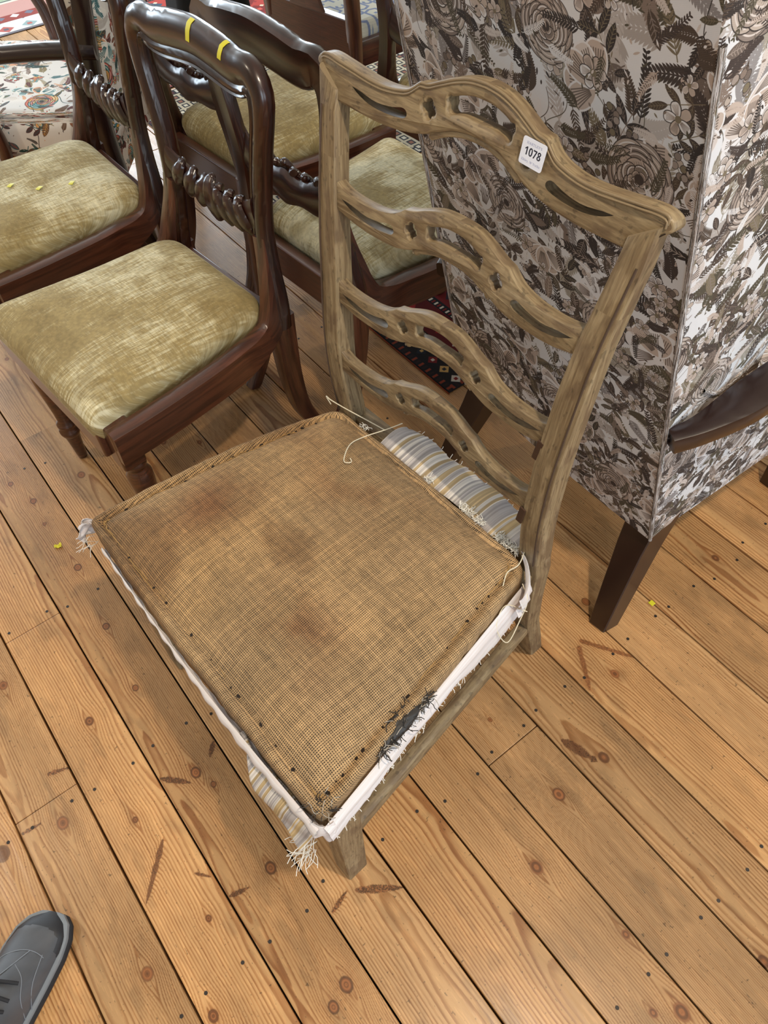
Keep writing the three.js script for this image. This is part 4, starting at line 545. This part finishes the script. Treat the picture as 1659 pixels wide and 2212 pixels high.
// ---------- splat-back chair at the back ----------
const scrollDraw = (c, W, Hh) => {
  c.fillStyle = '#b9b4a4'; c.fillRect(0, 0, W, Hh); c.strokeStyle = '#6d7690'; c.lineWidth = 7; const st = 64; for (let y = 0; y < Hh; y += st) for (let x = 0; x < W; x += st) { const o = (y / st) % 2 ? st / 2 : 0; c.beginPath(); c.moveTo(x + o - 20, y + 10); c.lineTo(x + o + 20, y + 10); c.lineTo(x + o + 27, y + 27); c.lineTo(x + o + 20, y + 46); c.lineTo(x + o - 20, y + 46); c.lineTo(x + o - 27, y + 27); c.closePath(); c.stroke(); c.beginPath(); c.arc(x + o + 32, y + 56, 10, 0.5, 5.4); c.stroke(); c.fillStyle = '#6d7690'; c.fillRect(x + o - 4, y + 23, 9, 9); }
};
const scrollTex = canvasTexture(512, 512, scrollDraw);
{
  const S = thing('splat_back_chair', 'dark brown chair with a pierced vase-shaped splat and a blue patterned seat', 'chair', [-0.155, 0.0035, -2.60], 2.36);
  const wood = mahogany;
  for (const s of [-1, 1]) mesh('upright', sweep([[0.17, 0, -0.07], [0.175, 0.25, -0.01], [0.18, 0.45, 0], [0.195, 0.7, -0.03], [0.21, 0.96, -0.075]].map(([x, y, z]) => [s * x, y, z]), 24, () => rect(0.038, 0.034, 0.005), V3(0, 0, 1), { crease: 0.6, floor: true }), wood, S);
  const v = spl([[0.0, 0.98], [0.05, 0.97], [0.085, 0.9], [0.07, 0.82], [0.045, 0.76], [0.05, 0.70], [0.075, 0.66], [0.07, 0.62], [0.05, 0.585], [0.06, 0.54], [0.075, 0.50]], 50), out = [...v, ...v.slice().reverse().map(([x, y]) => [-x, y])];
  const hole = (x, y, a, b) => Array.from({ length: 14 }, (_, k) => [x + a * Math.cos(k / 7 * Math.PI), y + b * Math.sin(k / 7 * Math.PI)]);
  const sp = extrude(shapeOf(out, [hole(-0.03, 0.87, 0.014, 0.05), hole(0.03, 0.87, 0.014, 0.05), hole(0, 0.70, 0.012, 0.025)]), 0.012, 0.002, 1); warp(sp, (x, y, z) => [x, y, z - (y - 0.45) * 0.13]); sp.computeVertexNormals();
  mesh('splat', toCreasedNormals(sp, 0.6), wood, S);
  mesh('crest_rail', sweep([[-0.24, 0.975, -0.078], [-0.12, 0.965, -0.082], [0, 0.985, -0.085], [0.12, 0.965, -0.082], [0.24, 0.975, -0.078]], 40, () => rect(0.024, 0.05, 0.008), V3(0, 1, 0), { crease: 0.6 }), wood, S);
  mesh('rear_rail', box(0.35, 0.14, 0.03, 0, 0.435, -0.002, 0.004), wood, S);
  for (const s of [-1, 1]) { mesh('side_rail', sweep([[s * 0.18, 0.41, 0], [s * 0.235, 0.41, 0.40]], 2, () => rect(0.026, 0.07, 0.004), V3(0, 1, 0), { crease: 0.5 }), wood, S); mesh('front_leg', box(0.044, 0.44, 0.044, s * 0.232, 0.22, 0.40, 0.004), wood, S); }
  mesh('front_rail', box(0.44, 0.07, 0.026, 0, 0.41, 0.405, 0.004), wood, S);
  const seat = box(0.40, 0.06, 0.40, 0, 0.455, 0.205, 0.025); warp(seat, (x, y, z) => [x * mix(0.86, 1.1, z / 0.4), y, z]); mesh('seat', planar((seat.computeVertexNormals(), seat), (x, y, z) => [x, z]), std({ map: scrollTex, roughness: 0.95 }), S, 'seat in cream fabric with a blue pattern');
}

// black cloth bag slumped on the rug
{
  const g = new RoundedBoxGeometry(0.34, 0.5, 0.26, 10, 0.06); warp(g, (x, y, z) => { const f = mix(1, 0.72, (y + 0.25) / 0.5) * (1 + 0.1 * (fbm(x * 9 + 5, y * 9 + z * 5, 401, 3) - 0.5)); return [x * f, y + 0.25, z * f]; }); g.computeVertexNormals();
  const m = thing('black_bag', 'black cloth bag standing on the red rug behind the chairs', 'bag', [-0.58, 0.0035, -3.28], 0.5);
  const blackCloth = std({ color: 0x0e0d0e, roughness: 0.95 });
  mesh('bag_body', g, blackCloth, m); mesh('handle', tube([[-0.07, 0.47, 0.03], [-0.06, 0.58, 0.03], [0.06, 0.58, 0.03], [0.07, 0.47, 0.03]], 0.009, 20, 6), blackCloth, m);
}

// ---------- rugs ----------
function rug(t0, t1, s0, s1, draw, label, edgeColor, y = 0) {
  const w = t1 - t0, l = s1 - s0, tex = canvasTexture(1024, Math.round(1024 * Math.min(2, l / w)), (c, W, Hh) => draw(c, W, Hh));
  const p = rw((t0 + t1) / 2, 0, (s0 + s1) / 2), o = thing('rug', label, 'rug', [p.x, y, p.z], ROOM, 'rugs laid on the boards');
  const g = box(w - 0.006, 0.003, l - 0.006, 0, 0.0016, 0, 0.001), P = g.attributes.position, U = g.attributes.uv; for (let i = 0; i < P.count; i++) U.setXY(i, P.getX(i) / w + 0.5, 0.5 - P.getZ(i) / l);
  mesh('pile', g, std({ map: tex, roughness: 1 }), o);
  for (const [x0, z0, x1, z1] of [[-w / 2, -l / 2, -w / 2, l / 2], [w / 2, -l / 2, w / 2, l / 2]]) mesh('bound_edge', tube([[x0, 0.0016, z0], [x0, 0.0016, (z0 + z1) / 2], [x1, 0.0016, z1]], 0.0016, 12, 6), std({ color: edgeColor, roughness: 1 }), o);
  return o;
}
const band = (c, W, Hh, m, col) => { c.fillStyle = col; c.fillRect(m, m, W - 2 * m, Hh - 2 * m); };
const diamonds = (c, x0, y0, x1, y1, st, cols, sz = 0.4) => { let q = 0; for (let y = y0 + st / 2; y < y1; y += st) for (let x = x0 + st / 2; x < x1; x += st) { c.fillStyle = cols[q++ % cols.length]; c.beginPath(); c.moveTo(x, y - st * sz); c.lineTo(x + st * sz, y); c.lineTo(x, y + st * sz); c.lineTo(x - st * sz, y); c.fill(); c.fillStyle = cols[(q + 1) % cols.length]; c.fillRect(x - st * 0.1, y - st * 0.1, st * 0.2, st * 0.2); } };
const dashes = (c, W, Hh, m, st, a, b) => { for (let k = m; k < W - m; k += st) { c.fillStyle = Math.round(k / st) % 2 ? a : b; c.fillRect(k, m, st * 0.55, st * 1.2); c.fillRect(k, Hh - m - st * 1.2, st * 0.55, st * 1.2); } for (let k = m; k < Hh - m; k += st) { c.fillStyle = Math.round(k / st) % 2 ? a : b; c.fillRect(m, k, st * 1.2, st * 0.55); c.fillRect(W - m - st * 1.2, k, st * 1.2, st * 0.55); } };
rug(0.99, 2.05, -2.0, -1.06, (c, W, Hh) => {
  band(c, W, Hh, 0, '#1a1416'); dashes(c, W, Hh, 6, 14, '#8a3a22', '#2a1a16'); diamonds(c, 26, 26, W - 26, Hh - 26, 46, ['#7a1d1c', '#c8a060', '#cfc6b8', '#20242e'], 0.36); band(c, W, Hh, 84, '#18110f'); dashes(c, W, Hh, 88, 12, '#d8cfc0', '#641416'); band(c, W, Hh, 106, '#5c1013');
  diamonds(c, 112, 112, W - 112, Hh - 112, 70, ['#8c1b1e', '#2a1416', '#a02624', '#cfc6b8'], 0.34); band(c, W, Hh, 196, '#15161c'); dashes(c, W, Hh, 200, 12, '#d8cfc0', '#7a1d1c'); band(c, W, Hh, 222, '#6a1216'); diamonds(c, 230, 230, W - 230, Hh - 230, 110, ['#1a1a22', '#b9b0a2', '#941e20', '#262030'], 0.42); diamonds(c, 230, 230, W - 230, Hh - 230, 55, ['#6a1216', '#c8beac'], 0.12);
}, 'dark red oriental rug with black and white border under a balloon-back chair', 0x8a3a1c);
rug(1.06, 2.2, -3.1, -2.06, (c, W, Hh) => {
  band(c, W, Hh, 0, '#2a2426'); dashes(c, W, Hh, 8, 20, '#c8beac', '#5a1c1c'); band(c, W, Hh, 40, '#b8a98e'); for (let y = 46; y < Hh - 46; y += 38) for (let x = 46; x < W - 46; x += 34) { c.fillStyle = '#2c2a2e'; c.fillRect(x + 5, y + 5, 24, 28); c.fillStyle = hash(x, y, 3) > 0.5 ? '#c9bda6' : '#8a5a44'; c.fillRect(x + 10, y + 11, 14, 16); }
}, 'pale rug with a small black chequer pattern under a balloon-back chair', 0x6a4a3a);
rug(1.25, 2.3, -4.05, -3.12, (c, W, Hh) => {
  band(c, W, Hh, 0, '#3a2420'); dashes(c, W, Hh, 8, 22, '#b9a890', '#7a2a22'); band(c, W, Hh, 46, '#a83a30'); diamonds(c, 50, 50, W - 50, Hh - 50, 120, ['#c9b79a', '#7a2420', '#3a4a5a', '#c05040'], 0.44); diamonds(c, 50, 50, W - 50, Hh - 50, 60, ['#8a2c26', '#d0c0a4'], 0.2);
}, 'bright red patterned rug behind the balloon-back chairs', 0x5a2a22);
rug(2.36, 3.7, -4.3, -2.3, scrollDraw, 'cream carpet with an allover blue scroll pattern', 0xa8a290);
rug(0.1, 1.75, -5.25, -4.09, (c, W, Hh) => {
  band(c, W, Hh, 0, '#6a6468'); band(c, W, Hh, 14, '#c9c4bc'); diamonds(c, 16, 16, W - 16, Hh - 16, 70, ['#5c5a62', '#a85a52', '#8a9a98'], 0.34); band(c, W, Hh, 90, '#8a4038'); diamonds(c, 92, 92, W - 92, Hh - 92, 44, ['#d0c8c0', '#6a6a76'], 0.34); band(c, W, Hh, 138, '#b98a80'); band(c, W, Hh, 230, '#c9c2b0'); band(c, W, Hh, 244, '#3a3e40'); band(c, W, Hh, 250, '#9aa38a'); diamonds(c, 260, 260, W - 260, Hh - 260, 150, ['#7a8a7a', '#b8b49a', '#a06a5a', '#6a7a8a'], 0.4);
}, 'faded green and cream rug with a red border in front of the windows', 0x5a4a44);

// ---------- small things ----------
const yellow = std({ color: 0xd8cf2e, roughness: 0.5 });
function sticker(label, geo, pos = [0, 0, 0], turn = 0) { const m = mesh('yellow_sticker', geo, yellow); m.position.set(...pos); m.rotation.y = turn; return tag(m, label, 'sticker', 'small yellow stickers'); }
{
  const patch = (i0, len, r0, r1) => sheet(6, 8, (u, v) => { const fi = mix(i0, i0 + len, u), a = Math.floor(fi), f = fi - a, q = mix(r0, r1, v), b = Math.floor(q), g = q - b, P = (i, j) => hoopRings[i][j]; const x = P(a, b).clone().lerp(P(a, b + 1), g), y = P(a + 1, b).clone().lerp(P(a + 1, b + 1), g), c = hoopRings[a].reduce((s, p) => s.add(p), V3(0, 0, 0)).multiplyScalar(1 / hoopRings[a].length), p = x.lerp(y, f); return p.addScaledVector(p.clone().sub(c).normalize(), 0.0008); }, 0.0003);
  for (const [i0, r0, r1, l] of [[53.0, 5, 8, 'yellow sticker in the middle of the crest of a balloon-back chair'], [45.5, 4.5, 7.5, 'yellow sticker near the shoulder of a balloon-back chair']]) sticker(l, patch(i0, 0.9, r0, r1), bc1.position.toArray(), bc1.rotation.y);
  const slip = () => sheet(4, 6, (u, v) => V3((u - 0.5) * 0.010, 0.0006 + 0.001 * Math.sin(v * 3), (v - 0.5) * 0.016), 0.0004);
  for (const [x, z, a] of [[-0.82, -1.672, 0.1], [-0.75, -1.655, 0.0], [-0.68, -1.672, 0.2]]) sticker('yellow sticker lying on a velvet seat, one of three', slip(), [x, 0.4905, z], -0.4 + a);
  sticker('yellow sticker stuck to the boards beside the dark armchair leg', sheet(6, 6, (u, v) => V3((u - 0.5) * 0.011, 0.001 + 0.002 * (u - 0.5) ** 2, (v - 0.5) * 0.011), 0.0005), [0.553, 0, -0.792], 0.6);
  sticker('crumpled yellow scrap on the bare boards near the turned leg', sheet(6, 6, (u, v) => V3((u - 0.5) * 0.016, 0.002 + 0.003 * Math.sin(u * 9) * Math.cos(v * 7), (v - 0.5) * 0.012 * (0.6 + u * 0.5)), 0.0005), [-0.742, 0, -1.005], 0.3);
}

// trainer of the person taking the picture
{
  const S = thing('trainer_shoe', 'dark grey leather trainer with a pale sole edge on the floorboards', 'shoe', [-0.615, 0, -0.105], Math.PI - 0.22);
  const foot = [[-0.13, 0.030, 0.0], [-0.11, 0.036, 0], [-0.06, 0.037, 0.002], [0.0, 0.041, 0.004], [0.05, 0.048, 0.003], [0.09, 0.050, 0.0], [0.12, 0.045, -0.004], [0.14, 0.034, -0.009], [0.152, 0.017, -0.013]];   // z, half width, centre
  const curve = (z) => { for (let i = 0; i + 1 < foot.length; i++) if (z <= foot[i + 1][0]) { const t = (z - foot[i][0]) / (foot[i + 1][0] - foot[i][0]); return [mix(foot[i][1], foot[i + 1][1], t), mix(foot[i][2], foot[i + 1][2], t)]; } return [0.012, -0.014]; };
  const hgt = (z) => 0.028 + 0.052 * sm(0.13, -0.02, z) + 0.030 * sm(0.02, -0.1, z) + 0.012 * sm(0.155, 0.12, z);
  const leather = texture(512, 512, (i, j) => { const n = fbm(i / 14, j / 14, 501, 3), b = fbm(i / 90, j / 90, 503, 3); const v = 62 + 22 * n + 20 * b; return [v, v + 2, v + 7]; });
  const up = std({ map: leather, roughness: 0.5 }), darkUp = std({ map: leather, color: 0x8c8c90, roughness: 0.5 }), rubber = std({ color: 0x232327, roughness: 0.8 }), pale = std({ color: 0x7c8288, roughness: 0.6 });
  const zs = Array.from({ length: 40 }, (_, k) => -0.129 + 0.281 * (1 - (1 - k / 39) ** 1.5)), ring = (z, grow, y0, y1, n = 20) => { const [w, c] = curve(z); return Array.from({ length: n }, (_, k) => { const a = k / n * Math.PI * 2, cx = Math.cos(a), sy = Math.sin(a); return V3(c + (w + grow) * Math.sign(cx) * Math.abs(cx) ** 0.8, sy > 0 ? mix(y0, y1, sy ** 0.75) : y0, z); }); };
  mesh('upper', loft(zs.map((z) => ring(z, -0.004, 0.012, hgt(z))), { crease: 0 }), up, S);
  mesh('toe_cap', loft(zs.filter((z) => z > 0.085).map((z) => ring(z, -0.002 - 0.003 * sm(0.1, 0.085, z), 0.012, hgt(z) * (0.92 + 0.09 * sm(0.10, 0.135, z)))), { crease: 0 }), darkUp, S, 'darker toe cap');
  mesh('midsole', loft(zs.map((z) => { const [w, c] = curve(z); return [...Array.from({ length: 2 }, () => 0)].length && rect(2 * (w + 0.001), 0.012, 0.004).map(([a, b]) => V3(c + a, 0.016 + b + 0.006 * sm(0.1, 0.15, z), z)); }), { crease: 0.5 }), pale, S, 'pale midsole edge');
  mesh('sole', loft(zs.map((z) => { const [w, c] = curve(z); return rect(2 * (w + 0.004), 0.012, 0.003).map(([a, b]) => V3(c + a, 0.0065 + b + 0.006 * sm(0.11, 0.152, z), z)); }), { crease: 0.5 }), rubber, S);
  const surf = (x, z, o = 0.001) => { const [w, c] = curve(z), q = clamp((x - c) / (w - 0.004), -1, 1), y = mix(0.012, hgt(z), Math.sqrt(Math.max(0, 1 - Math.abs(q) ** 2.5)) ** 0.75); return V3(x, y + o, z); };
  const seams = [[[-0.045, 0.07], [-0.03, 0.088], [-0.01, 0.092], [0.01, 0.088], [0.03, 0.075], [0.042, 0.05]], [[-0.01, 0.092], [0.0, 0.075], [0.015, 0.05], [0.03, 0.035], [0.04, 0.02]], [[0.0, 0.07], [-0.02, 0.055], [-0.03, 0.03], [-0.035, 0.0]], [[-0.03, 0.09], [-0.035, 0.05], [-0.038, 0.01]]];
  for (const q of seams) mesh('seam', tube(q.map(([x, z]) => surf(x, z, 0.0002)), 0.0007, 30, 5), std({ color: 0x7d838c, roughness: 0.5 }), S);
  for (let k = 0; k < 6; k++) { const z = 0.045 - k * 0.019; mesh('lace', tube([-0.024, -0.012, 0, 0.012, 0.024].map((x) => surf(x + 0.002, z + 0.1 * x * (k % 2 ? 1 : -1), 0.004)), 0.0026, 16, 6), rubber, S); }
  mesh('collar', new THREE.TorusGeometry(0.034, 0.009, 10, 28).rotateX(Math.PI / 2).scale(0.95, 1, 1.35).translate(0, 0.108, -0.078), darkUp, S);
}
renderer.render(scene, camera);
